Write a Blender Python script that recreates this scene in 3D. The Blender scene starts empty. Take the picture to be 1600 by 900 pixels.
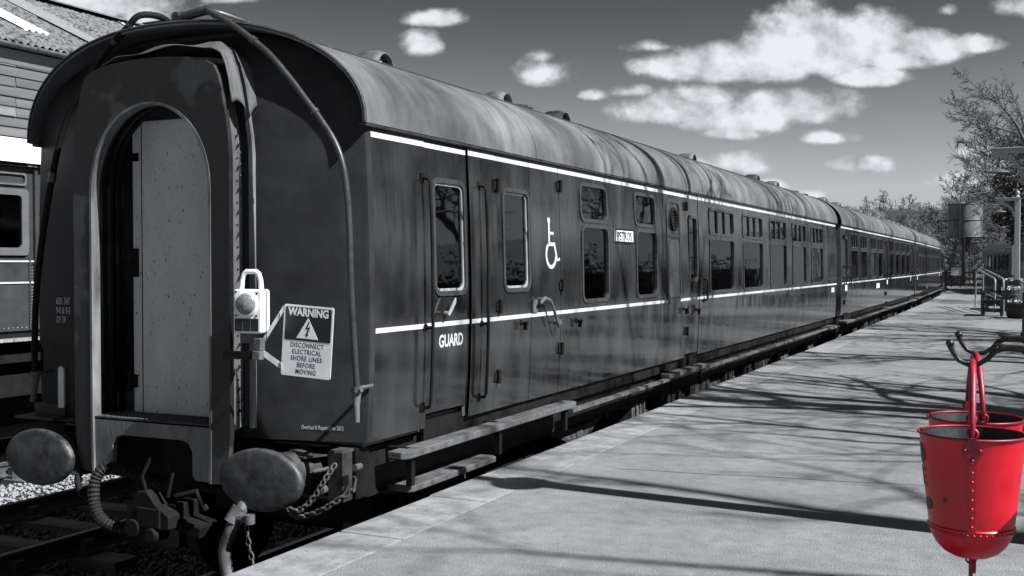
import bpy, math, random
import numpy as np
from mathutils import Vector, Matrix
PI = math.pi
R = math.radians
scene = bpy.context.scene
col = scene.collection

# ------------------------------------------------------------------ camera
cam_d = bpy.data.cameras.new('camera'); cam = bpy.data.objects.new('camera', cam_d); col.objects.link(cam)
cam.location = (0, 0, 1.40)
cam.rotation_euler = (R(90 - 1.24), 0, R(25.26))
cam_d.sensor_width = 36; cam_d.lens = 1710 / 1600 * 36; cam_d.clip_end = 3000; cam_d.clip_start = 0.05
scene.camera = cam
# ------------------------------------------------------------------ light
SUN_AZ, SUN_EL = 95.0, 45.0          # azimuth from +Y towards +X
sd = Vector((math.sin(R(SUN_AZ)) * math.cos(R(SUN_EL)), math.cos(R(SUN_AZ)) * math.cos(R(SUN_EL)), math.sin(R(SUN_EL))))
sun_d = bpy.data.lights.new('sun', 'SUN'); sun_d.energy = 5.0; sun_d.angle = R(0.5); sun_d.color = (1.0, 1.0, 1.0)
sun = bpy.data.objects.new('sun', sun_d); col.objects.link(sun); sun.location = (20, 5, 30)
sun.rotation_euler = sd.to_track_quat('Z', 'Y').to_euler()
scene.view_settings.view_transform = 'Standard'; scene.view_settings.look = 'None'
scene.view_settings.exposure = 0.8; scene.view_settings.gamma = 1.0
scene.cycles.max_bounces = 8; scene.cycles.transparent_max_bounces = 12

# ------------------------------------------------------------------ world: clear dark sky (seen through a red filter) with clouds
world = bpy.data.worlds.new('World'); scene.world = world; world.use_nodes = True
NT = world.node_tree; NT.nodes.clear()
def wn(t, **k):
    n = NT.nodes.new(t)
    for a, b in k.items(): setattr(n, a, b)
    return n
def wl(a, b): NT.links.new(a, b)
def wm(op, a, b=None, c=None, clamp=False):
    n = wn('ShaderNodeMath', operation=op); n.use_clamp = clamp
    for i, v in enumerate((a, b, c)):
        if v is None: continue
        if isinstance(v, (int, float)): n.inputs[i].default_value = v
        else: wl(v, n.inputs[i])
    return n.outputs[0]
sky = wn('ShaderNodeTexSky'); sky.sky_type = 'NISHITA'; sky.sun_disc = False
sky.sun_elevation = R(SUN_EL); sky.sun_rotation = R(SUN_AZ)
sky.air_density = 1.0; sky.dust_density = 0.6; sky.ozone_density = 1.0
sep = wn('ShaderNodeSeparateColor'); wl(sky.outputs[0], sep.inputs[0])
tc = wn('ShaderNodeTexCoord'); D = tc.outputs['Generated']
def wdot(v):
    n = wn('ShaderNodeVectorMath', operation='DOT_PRODUCT'); wl(D, n.inputs[0]); n.inputs[1].default_value = v
    return n.outputs['Value']
th = R(25.26)
fz = wm('MAXIMUM', wdot((-math.sin(th), math.cos(th), 0)), 0.05)
U0 = wm('DIVIDE', wdot((math.cos(th), math.sin(th), 0)), fz)
V0 = wm('DIVIDE', wdot((0, 0, 1)), fz)
nz = wn('ShaderNodeTexNoise'); nz.inputs['Scale'].default_value = 15; nz.inputs['Detail'].default_value = 8; nz.inputs['Roughness'].default_value = 0.58
cmb = wn('ShaderNodeCombineXYZ'); wl(U0, cmb.inputs[0]); wl(wm('MULTIPLY', V0, 1.15), cmb.inputs[1]); wl(cmb.outputs[0], nz.inputs['Vector'])
nz2 = wn('ShaderNodeTexNoise'); nz2.inputs['Scale'].default_value = 42; nz2.inputs['Detail'].default_value = 6; nz2.inputs['Roughness'].default_value = 0.6
wl(cmb.outputs[0], nz2.inputs['Vector'])
nb = wm('SUBTRACT', nz.outputs[0], 0.5); ns = wm('SUBTRACT', nz2.outputs[0], 0.5)
CL = [(1215, 92, 70, 45, 1), (1260, 66, 62, 44, 1), (1320, 78, 70, 40, 1), (1370, 66, 60, 38, 1), (1440, 78, 70, 26, 1), (1515, 72, 58, 15, .9), (1120, 106, 105, 30, 1),
      (1060, 108, 60, 22, .9), (1200, 112, 70, 22, 1), (1365, 122, 62, 16, 1), (1290, 100, 60, 26, 1), (1025, 76, 38, 10, .45), (1400, 96, 60, 20, 1),
      (1055, 176, 85, 24, .9), (1090, 155, 60, 18, .7), (1150, 190, 90, 24, .9), (1240, 172, 85, 26, 1), (1290, 178, 45, 20, .9), (1140, 210, 46, 12, .8), (990, 146, 32, 9, .5),
      (1293, 217, 46, 11, .75), (1143, 258, 58, 18, .95), (1346, 261, 44, 14, .95), (853, 118, 52, 20, .5), (845, 92, 24, 12, .4), (922, 151, 22, 8, .6),
      (680, 33, 42, 13, .75), (662, 74, 30, 19, .8), (130, 8, 150, 34, .75), (225, 28, 40, 20, .7), (370, 2, 50, 9, .6), (1590, 14, 46, 20, .6), (1475, 20, 18, 9, .45),
      (1522, 240, 30, 9, .8), (1210, 292, 34, 9, .7), (1262, 306, 30, 10, .7), (1490, 285, 40, 12, .8), (60, -60, 140, 60, .8), (1700, 60, 90, 30, .9), (1800, 200, 130, 30, .8),
      (1900, 330, 160, 30, .7), (-150, 80, 140, 40, .8), (450, -90, 120, 30, .8), (-420, 160, 180, 40, .8), (900, -160, 200, 50, .8)]
field = None
for (cx, cy, rx, ry, st) in CL:
    u = wm('MULTIPLY_ADD', U0, 1710 / rx, -(cx - 800) / rx)
    ry = ry * 1.25
    v = wm('MULTIPLY_ADD', V0, 1710 / ry, -(413 - cy) / ry)
    v = wm('MAXIMUM', v, wm('MULTIPLY', v, -1.6))
    q = wm('SQRT', wm('ADD', wm('MULTIPLY', u, u), wm('MULTIPLY', v, v)))
    f = wm('MULTIPLY', wm('SUBTRACT', 1.32, q), st)
    field = f if field is None else wm('SMOOTH_MAX', field, f, 0.12)
dens = wm('ADD', wm('ADD', field, wm('MULTIPLY', nb, 1.55)), wm('MULTIPLY', ns, 0.5))
mr = wn('ShaderNodeMapRange'); mr.interpolation_type = 'SMOOTHSTEP'; wl(dens, mr.inputs[0])
mr.inputs[1].default_value = 0.03; mr.inputs[2].default_value = 0.60
front = wm('GREATER_THAN', wdot((-math.sin(th), math.cos(th), 0)), 0.12)
mask_f = wm('MULTIPLY', mr.outputs[0], front)
# scattered cumulus over the rest of the sky (behind the camera and overhead)
sx = wn('ShaderNodeSeparateXYZ'); wl(D, sx.inputs[0])
zz = wm('ADD', wm('MAXIMUM', sx.outputs[2], 0), 0.18)
c2 = wn('ShaderNodeCombineXYZ'); wl(wm('DIVIDE', sx.outputs[0], zz), c2.inputs[0]); wl(wm('DIVIDE', sx.outputs[1], zz), c2.inputs[1])
n3 = wn('ShaderNodeTexNoise'); n3.inputs['Scale'].default_value = 1.5; n3.inputs['Detail'].default_value = 8; wl(c2.outputs[0], n3.inputs['Vector'])
m3 = wn('ShaderNodeMapRange'); m3.interpolation_type = 'SMOOTHSTEP'; wl(n3.outputs[0], m3.inputs[0]); m3.inputs[1].default_value = 0.60; m3.inputs[2].default_value = 0.72
back = wm('LESS_THAN', wdot((-math.sin(th), math.cos(th), 0)), 0.35)
mask_b = wm('MULTIPLY', wm('MULTIPLY', m3.outputs[0], back), 0.8)
mask = wm('MAXIMUM', mask_f, mask_b)
# brightness of the cloud itself
nzl = wn('ShaderNodeTexNoise'); nzl.inputs['Scale'].default_value = 15; nzl.inputs['Detail'].default_value = 8; nzl.inputs['Roughness'].default_value = 0.58
offv = wn('ShaderNodeVectorMath', operation='ADD'); wl(cmb.outputs[0], offv.inputs[0]); offv.inputs[1].default_value = (0.010, 0.014, 0); wl(offv.outputs[0], nzl.inputs['Vector'])
relief = wm('SUBTRACT', nz.outputs[0], nzl.outputs[0])      # lit and shaded flanks of the billows
shade = wm('ADD', wm('ADD', wm('MULTIPLY', relief, 1.6), wm('MULTIPLY_ADD', nb, 0.5, 0.66)), wm('MULTIPLY', wm('MINIMUM', wm('MAXIMUM', dens, 0), 1.0), 0.26), clamp=True)
cloud = wm('MULTIPLY', shade, 5.0)
sz = wn('ShaderNodeSeparateXYZ'); wl(D, sz.inputs[0])
el = wn('ShaderNodeMapRange'); wl(sz.outputs[2], el.inputs[0]); el.interpolation_type = 'SMOOTHSTEP'
for i_, q_ in enumerate((0.02, 0.27, 1.0, 0.33)): el.inputs[i_ + 1].default_value = q_
skyv = wm('MINIMUM', wm('MULTIPLY', wm('MULTIPLY', sep.outputs[0], 0.70), el.outputs[0]), 3.0)
mix = wn('ShaderNodeMix'); mix.data_type = 'FLOAT'; wl(mask, mix.inputs[0]); wl(skyv, mix.inputs[2]); wl(cloud, mix.inputs[3])
rgb = wn('ShaderNodeCombineColor'); 
wl(wm('MULTIPLY', mix.outputs[0], 0.955), rgb.inputs[0]); wl(wm('MULTIPLY', mix.outputs[0], 0.985), rgb.inputs[1]); wl(wm('MULTIPLY', mix.outputs[0], 1.03), rgb.inputs[2])
bg = wn('ShaderNodeBackground'); bg.inputs['Strength'].default_value = 0.10; wl(rgb.outputs[0], bg.inputs[0])
wo = wn('ShaderNodeOutputWorld'); wl(bg.outputs[0], wo.inputs[0])

# ------------------------------------------------------------------ materials
def g(v): return (min(1, v * 0.96), min(1, v * 0.988), min(1, v * 1.035), 1)
MATS = {}
def mat(name, v, rough=0.6, metal=0.0, spec=0.5, var=0.25, scale=6.0, bump=0.15, bscale=None, stretch=(1, 1, 1), coat=0.0, color=None, spots=0.0, spotv=0.02, spotscale=40, rvar=0.1, dist=0.004):
    """worn surface: broad noise for wear, stretched noise for streaks, optional chips"""
    if name in MATS: return MATS[name]
    m = bpy.data.materials.new(name); m.use_nodes = True; nt = m.node_tree; p = nt.nodes['Principled BSDF']
    def N(t, **k):
        n = nt.nodes.new(t)
        for a, b in k.items(): setattr(n, a, b)
        return n
    L = nt.links.new
    co = N('ShaderNodeTexCoord'); mp = N('ShaderNodeMapping'); mp.inputs['Scale'].default_value = stretch; L(co.outputs['Object'], mp.inputs[0])
    n1 = N('ShaderNodeTexNoise'); n1.inputs['Scale'].default_value = scale; n1.inputs['Detail'].default_value = 7; n1.inputs['Roughness'].default_value = 0.62; L(mp.outputs[0], n1.inputs['Vector'])
    base = color if color else g(v)
    lo = tuple(c * (1 - var) for c in base[:3]) + (1,); hi = tuple(min(1, c * (1 + var)) for c in base[:3]) + (1,)
    mrg = N('ShaderNodeMapRange'); L(n1.outputs[0], mrg.inputs[0]); mrg.inputs[1].default_value = 0.3; mrg.inputs[2].default_value = 0.7
    mx = N('ShaderNodeMix'); mx.data_type = 'RGBA'; L(mrg.outputs[0], mx.inputs[0]); mx.inputs[6].default_value = lo; mx.inputs[7].default_value = hi
    out = mx.outputs[2]
    if spots:
        n2 = N('ShaderNodeTexNoise'); n2.inputs['Scale'].default_value = spotscale; n2.inputs['Detail'].default_value = 4; L(mp.outputs[0], n2.inputs['Vector'])
        m2 = N('ShaderNodeMapRange'); m2.interpolation_type = 'SMOOTHSTEP'; L(n2.outputs[0], m2.inputs[0]); m2.inputs[1].default_value = 0.60 - spots * 0.1; m2.inputs[2].default_value = 0.66 - spots * 0.1
        mx2 = N('ShaderNodeMix'); mx2.data_type = 'RGBA'; L(m2.outputs[0], mx2.inputs[0]); L(out, mx2.inputs[6]); mx2.inputs[7].default_value = g(spotv)
        out = mx2.outputs[2]
    L(out, p.inputs['Base Color'])
    rr = N('ShaderNodeMapRange'); L(n1.outputs[0], rr.inputs[0]); rr.inputs[1].default_value = 0.3; rr.inputs[2].default_value = 0.7
    rr.inputs[3].default_value = max(0.03, rough - rvar); rr.inputs[4].default_value = min(1, rough + rvar); L(rr.outputs[0], p.inputs['Roughness'])
    p.inputs['Metallic'].default_value = metal; p.inputs['Specular IOR Level'].default_value = spec
    p.inputs['Coat Weight'].default_value = coat; p.inputs['Coat Roughness'].default_value = 0.08
    if bump:
        nb_ = N('ShaderNodeTexNoise'); nb_.inputs['Scale'].default_value = bscale or scale * 6; nb_.inputs['Detail'].default_value = 5; L(mp.outputs[0], nb_.inputs['Vector'])
        b = N('ShaderNodeBump'); b.inputs['Strength'].default_value = bump; b.inputs['Distance'].default_value = dist; L(nb_.outputs[0], b.inputs['Height']); L(b.outputs[0], p.inputs['Normal'])
    MATS[name] = m; return m

def paint_body(name, v, rough, wav=0.35):
    """glossy coach enamel: slow waviness of the steel skin, streaks of dirt running down, dull patches mixed with painted tree shade and reflections"""
    m = bpy.data.materials.new(name); m.use_nodes = True; nt = m.node_tree; p = nt.nodes['Principled BSDF']
    def N(t): return nt.nodes.new(t)
    L = nt.links.new
    co = N('ShaderNodeTexCoord')
    def noise(sc, st, det=5):
        mp = N('ShaderNodeMapping'); mp.inputs['Scale'].default_value = st; L(co.outputs['Object'], mp.inputs[0])
        n = N('ShaderNodeTexNoise'); n.inputs['Scale'].default_value = sc; n.inputs['Detail'].default_value = det; L(mp.outputs[0], n.inputs['Vector']); return n.outputs[0]
    streak = noise(7, (1, 1, 0.10), 6); blot = noise(2.2, (1, 1, 0.7), 4)
    def mr_(x, a, b, c, d):
        n = N('ShaderNodeMapRange'); L(x, n.inputs[0])
        for i, q in enumerate((a, b, c, d)): n.inputs[i + 1].default_value = q
        return n.outputs[0]
    def mul(a, b, op='MULTIPLY'):
        n = N('ShaderNodeMath'); n.operation = op; L(a, n.inputs[0]); L(b, n.inputs[1]); return n.outputs[0]
    f = mul(mr_(streak, .3, .72, .7, 1.4), mr_(blot, .32, .68, .35, 1.7))  # blotch tones put tree shade and reflections into the colour
    mx = N('ShaderNodeMix'); mx.data_type = 'RGBA'; mx.clamp_factor = False; L(f, mx.inputs[0]); mx.inputs[6].default_value = g(0.0); mx.inputs[7].default_value = g(v); L(mx.outputs[2], p.inputs['Base Color'])
    L(mul(mr_(streak, .3, .7, rough * .7, rough * 1.5), mr_(blot, .3, .7, .7, 1.4)), p.inputs['Roughness'])
    wv = noise(3.2, (1, 1, 0.22), 3); fine = noise(60, (1, 1, 1), 3)
    b = N('ShaderNodeBump'); b.inputs['Strength'].default_value = wav; b.inputs['Distance'].default_value = 0.012; L(wv, b.inputs['Height'])
    b2 = N('ShaderNodeBump'); b2.inputs['Strength'].default_value = 0.06; b2.inputs['Distance'].default_value = 0.002; L(fine, b2.inputs['Height']); L(b.outputs[0], b2.inputs['Normal'])
    L(b2.outputs[0], p.inputs['Normal']); p.inputs['Specular IOR Level'].default_value = 0.8
    MATS[name] = m; return m

def glass(name, tint=0.35, rough=0.02, base=1.0):
    m = bpy.data.materials.new(name); m.use_nodes = True; nt = m.node_tree; nt.nodes.clear()
    o = nt.nodes.new('ShaderNodeOutputMaterial'); t = nt.nodes.new('ShaderNodeBsdfTransparent'); t.inputs[0].default_value = g(tint)
    gl = nt.nodes.new('ShaderNodeBsdfGlossy'); gl.inputs['Roughness'].default_value = rough; gl.inputs[0].default_value = g(0.95)
    fr = nt.nodes.new('ShaderNodeFresnel'); fr.inputs[0].default_value = 1.6
    co = nt.nodes.new('ShaderNodeTexCoord'); n = nt.nodes.new('ShaderNodeTexNoise'); n.inputs['Scale'].default_value = 2.2; nt.links.new(co.outputs['Object'], n.inputs['Vector'])
    b = nt.nodes.new('ShaderNodeBump'); b.inputs['Strength'].default_value = 0.12; b.inputs['Distance'].default_value = 0.01; nt.links.new(n.outputs[0], b.inputs['Height'])
    nt.links.new(b.outputs[0], gl.inputs['Normal'])
    mx = nt.nodes.new('ShaderNodeMixShader'); nt.links.new(fr.outputs[0], mx.inputs[0]); nt.links.new(t.outputs[0], mx.inputs[1]); nt.links.new(gl.outputs[0], mx.inputs[2]); nt.links.new(mx.outputs[0], o.inputs[0])
    MATS[name] = m; return m

GLASS = glass('window_glass', .62)
BODY = paint_body('coach_enamel', 0.022, 0.08, .6)
ENDP = mat('coach_end_paint', 0.034, 0.38, spec=.12, var=.35, scale=3.5, bump=.12, bscale=50, spots=.0, spotv=.10, spotscale=90, dist=.002)
FRAME = mat('window_frame_paint', 0.045, 0.3, var=.3, scale=20, bump=.05)
GANG = mat('gangway_steel', 0.018, 0.42, var=.75, scale=2.6, bump=.3, bscale=40, metal=.15, rvar=.18, spots=.35, spotv=.06, spotscale=2.3)
GANGW = mat('gangway_worn_lit_steel', 0.16, 0.5, var=.6, scale=7, bump=.35, bscale=60, stretch=(1, 1, .3))  # worn tone; on the opening rim it stands for sunlight
WORN = mat('worn_pale_steel', 0.30, 0.5, var=.45, scale=8, bump=.3, bscale=60, stretch=(1, 1, .25), spots=.2, spotv=.03, spotscale=30)
BLACK = mat('black_underframe', 0.008, 0.75, spec=.2, var=.5, scale=8, bump=.4, bscale=40)
GRIME = mat('grimy_steel', 0.035, 0.6, var=.6, scale=10, bump=.5, bscale=60)
GRIME2 = mat('dusty_lit_steel', 0.095, 0.65, var=.5, scale=12, bump=.5, bscale=60)  # dusty tone, also painted where light catches the underframe gear
BUFF = mat('buffer_steel', 0.065, 0.42, var=.85, scale=11, bump=.9, bscale=130, metal=.3, dist=.003, rvar=.15)
WHITE = mat('white_paint', 0.86, 0.45, var=.08, scale=15, bump=.05)
LINE = mat('white_lining_paint', 0.58, 0.4, var=.12, scale=12, bump=.05)
DOORG = mat('speckled_grey_door_paint', 0.58, 0.5, var=.13, scale=5, bump=.1, stretch=(1, 1, .45), spots=-.36, spotv=.05, spotscale=62)
CANVAS = mat('gangway_canvas', 0.08, 0.7, var=.35, scale=6, bump=.3, bscale=40)
PIPE = mat('painted_pipe', 0.04, 0.38, var=.3, scale=14, bump=.15)
RUBBER = mat('ribbed_hose', 0.02, 0.7, spec=.2, var=.25, scale=20, bump=.1)
INTER = mat('coach_interior', 0.10, 0.7, var=.3, scale=5, bump=.05)
SEAT = mat('seat_moquette', 0.09, 0.9, var=.4, scale=30, bump=.2)
CURT = mat('pale_curtain', 0.55, 0.9, var=.2, scale=20, bump=.2, stretch=(1, 8, .3))
IRON = mat('black_cast_iron', 0.014, 0.42, var=.4, scale=30, bump=.3, bscale=120)
RED = mat('red_bucket_paint', 0, 0.36, color=(0.54, 0.007, 0.020, 1), var=.22, scale=6, bump=.35, bscale=9, spots=0, dist=.002)
REDDK = mat('dull_red_paint', 0, 0.45, color=(0.26, 0.010, 0.030, 1), var=.4, scale=18, bump=.2, bscale=90, dist=.002)
BUCKIN = mat('bucket_inside', 0.035, 0.55, var=.7, scale=12, bump=.4, bscale=50)
MARK = mat('dark_lettering_paint', 0.03, 0.5, var=.3, scale=40, bump=.05)
SIGNW = mat('sign_white', 0.84, 0.5, var=.08, scale=12, bump=.05)
SIGNB = mat('sign_black', 0.012, 0.35, var=.3, scale=20, bump=.05)
RAILM = mat('rusty_rail', 0.06, 0.6, var=.5, scale=12, bump=.4, bscale=80)
RAILT = mat('polished_rail_top', 0.30, 0.35, metal=.6, var=.3, scale=10, bump=.1)
TIMBER = mat('weathered_timber', 0.12, 0.75, var=.4, scale=5, bump=.5, bscale=30, stretch=(1, .12, 1))
SLEEP = mat('sleeper_timber', 0.12, 0.8, var=.5, scale=6, bump=.6, bscale=40, stretch=(.15, 1, 1))
POSTW = mat('cream_post_paint', 0.38, 0.5, var=.12, scale=9, bump=.08)
POSTD = mat('dark_post_paint', 0.03, 0.45, var=.3, scale=9, bump=.08)
BENCH = mat('dark_bench_timber', 0.045, 0.6, var=.4, scale=9, bump=.3, stretch=(.3, 1, 1))
BARK = mat('tree_bark', 0.10, 0.85, var=.45, scale=9, bump=.7, bscale=30, stretch=(1, 1, .3))
BARK2 = mat('pale_tree_bark', 0.15, 0.85, var=.45, scale=9, bump=.7, bscale=30, stretch=(1, 1, .3))
LEAFD = mat('dark_evergreen_leaves', 0.035, 0.6, var=.5, scale=4, bump=0)
SHRUB = mat('shrub_leaves', 0.09, 0.7, var=.6, scale=3, bump=0)
FLOWER = mat('white_petals', 0.75, 0.6, var=.1, scale=20, bump=0)
TANK = mat('water_tank_steel', 0.16, 0.55, var=.6, scale=2.2, bump=.3, stretch=(1, 1, .5))
TANKD = mat('water_tank_dark_steel', 0.045, 0.55, var=.45, scale=1.6, bump=.2, stretch=(1, 1, .35))
RFLIT = mat('coach_roof_white', 0.72, 0.6, var=.12, scale=4, bump=.1)
LCOACH = mat('panelled_coach_enamel', 0.05, 0.3, var=.25, scale=4, bump=.08)
LCOACH2 = mat('panelled_coach_pale_paint', 0.13, 0.4, var=.15, scale=6, bump=.08)
TILE = mat('roof_slate', 0.035, 0.8, var=.45, scale=8, bump=.3)
STONE = mat('house_stone', 0.38, 0.85, var=.35, scale=5, bump=.4)
LENS = mat('lamp_lens', 0.20, 0.15, var=.35, scale=60, bump=.5, bscale=160, spec=.8)

def roof_mat(name, v):
    """aluminium-grey coach roof: rain and soot streaks and painted branch-shadow bands following the curve down to the gutter"""
    m = bpy.data.materials.new(name); m.use_nodes = True; nt = m.node_tree; p = nt.nodes['Principled BSDF']; L = nt.links.new
    def N(t): return nt.nodes.new(t)
    co = N('ShaderNodeTexCoord')
    def noise(sc, st, det):
        mp = N('ShaderNodeMapping'); mp.inputs['Scale'].default_value = st; L(co.outputs['Object'], mp.inputs[0])
        n = N('ShaderNodeTexNoise'); n.inputs['Scale'].default_value = sc; n.inputs['Detail'].default_value = det; n.inputs['Roughness'].default_value = .6; L(mp.outputs[0], n.inputs['Vector']); return n.outputs[0]
    a = noise(1.5, (.6, 1.1, .6), 10); b = noise(10, (.16, 1.4, .16), 6); c = noise(1.2, (1, 1, 1), 5)  # noise bands carry branch shade as well as dirt
    def mr_(x, lo, hi, c0, c1):
        n = N('ShaderNodeMapRange'); L(x, n.inputs[0])
        for i, q in enumerate((lo, hi, c0, c1)): n.inputs[i + 1].default_value = q
        return n.outputs[0]
    def mul(x, y):
        n = N('ShaderNodeMath'); n.operation = 'MULTIPLY'; L(x, n.inputs[0]); L(y, n.inputs[1]); return n.outputs[0]
    f = mul(mul(mr_(a, .36, .62, .55, 1.15), mr_(b, .3, .7, .84, 1.12)), mr_(c, .3, .7, .45, 1.45))
    mx = N('ShaderNodeMix'); mx.data_type = 'RGBA'; mx.clamp_factor = False; L(f, mx.inputs[0]); mx.inputs[6].default_value = g(0); mx.inputs[7].default_value = g(v); L(mx.outputs[2], p.inputs['Base Color'])
    p.inputs['Roughness'].default_value = .45; p.inputs['Metallic'].default_value = .25
    bb = N('ShaderNodeBump'); bb.inputs['Strength'].default_value = .3; bb.inputs['Distance'].default_value = .01; L(a, bb.inputs['Height']); L(bb.outputs[0], p.inputs['Normal'])
    MATS[name] = m; return m
ROOF = roof_mat('coach_roof_grey', 0.19)

def asphalt_mat():
    m = bpy.data.materials.new('platform_asphalt'); m.use_nodes = True; nt = m.node_tree; p = nt.nodes['Principled BSDF']; L = nt.links.new
    def N(t): return nt.nodes.new(t)
    co = N('ShaderNodeTexCoord')
    def noise(sc, det, st=(1, 1, 1)):
        mp = N('ShaderNodeMapping'); mp.inputs['Scale'].default_value = st; L(co.outputs['Object'], mp.inputs[0])
        n = N('ShaderNodeTexNoise'); n.inputs['Scale'].default_value = sc; n.inputs['Detail'].default_value = det; n.inputs['Roughness'].default_value = .65; L(mp.outputs[0], n.inputs['Vector']); return n.outputs[0]
    fine = noise(150, 3); mid = noise(9, 6); big = noise(.7, 5); lane = noise(1.2, 3, (1, .15, 1))
    vo = N('ShaderNodeTexVoronoi'); vo.inputs['Scale'].default_value = 110; L(co.outputs['Object'], vo.inputs['Vector'])
    def mr_(x, lo, hi, c0, c1):
        n = N('ShaderNodeMapRange'); L(x, n.inputs[0])
        for i, q in enumerate((lo, hi, c0, c1)): n.inputs[i + 1].default_value = q
        return n.outputs[0]
    def mul(x, y):
        n = N('ShaderNodeMath'); n.operation = 'MULTIPLY'; L(x, n.inputs[0]); L(y, n.inputs[1]); return n.outputs[0]
    f = mul(mul(mul(mr_(fine, .3, .7, .35, 1.65), mr_(mid, .3, .7, .82, 1.15)), mr_(big, .3, .7, .78, 1.18)), mr_(lane, .3, .7, .88, 1.1))
    f = mul(mul(f, mr_(noise(5.5, 3), .62, .70, 1.0, .80)), mr_(noise(31, 2), .70, .74, 1.0, .62))
    mx = N('ShaderNodeMix'); mx.data_type = 'RGBA'; mx.clamp_factor = False; L(f, mx.inputs[0]); mx.inputs[6].default_value = g(0); mx.inputs[7].default_value = g(.21); L(mx.outputs[2], p.inputs['Base Color'])
    p.inputs['Roughness'].default_value = .8; p.inputs['Specular IOR Level'].default_value = .3
    b = N('ShaderNodeBump'); b.inputs['Strength'].default_value = .55; b.inputs['Distance'].default_value = .004; L(vo.outputs['Distance'], b.inputs['Height']); L(b.outputs[0], p.inputs['Normal'])
    MATS['asphalt'] = m; return m
ASPH = asphalt_mat()
COPE = mat('coping_stone', 0.235, 0.85, var=.34, scale=7, bump=.8, bscale=50, spots=-.2, spotv=.13, spotscale=30)
COPE2 = mat('coping_stone_darker', 0.20, 0.85, var=.36, scale=6, bump=.8, bscale=50, spots=-.1, spotv=.11, spotscale=22)
GRAVD = mat('dark_ballast', 0.14, 0.75, var=.6, scale=25, bump=.4, bscale=80)
GRAVL = mat('pale_ballast', 0.30, 0.8, var=.4, scale=25, bump=.4, bscale=80)
EARTH = mat('trackbed_ground', 0.11, 0.9, var=.6, scale=14, bump=1.0, bscale=40, dist=.03)
GRASS = mat('rough_grass_ground', 0.10, 0.9, var=.5, scale=1.3, bump=.8, bscale=12, dist=.1)
HILLM = mat('wooded_hillside', 0.10, 0.9, var=.6, scale=.25, bump=.9, bscale=2, dist=.6)
def corr_mat():
    return mat('mossy_corrugated_cement', 0.17, 0.85, var=.5, scale=7, bump=.9, bscale=26, spots=.55, spotv=.05, spotscale=9, dist=.03)
CORR = corr_mat()
CORRP = mat('pale_corrugated_sheet', 0.22, 0.8, var=.15, scale=6, bump=.3, bscale=30)
SKYL = mat('white_rooflight_sheet', 0.85, 0.5, var=.05, scale=6, bump=.1)

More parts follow.
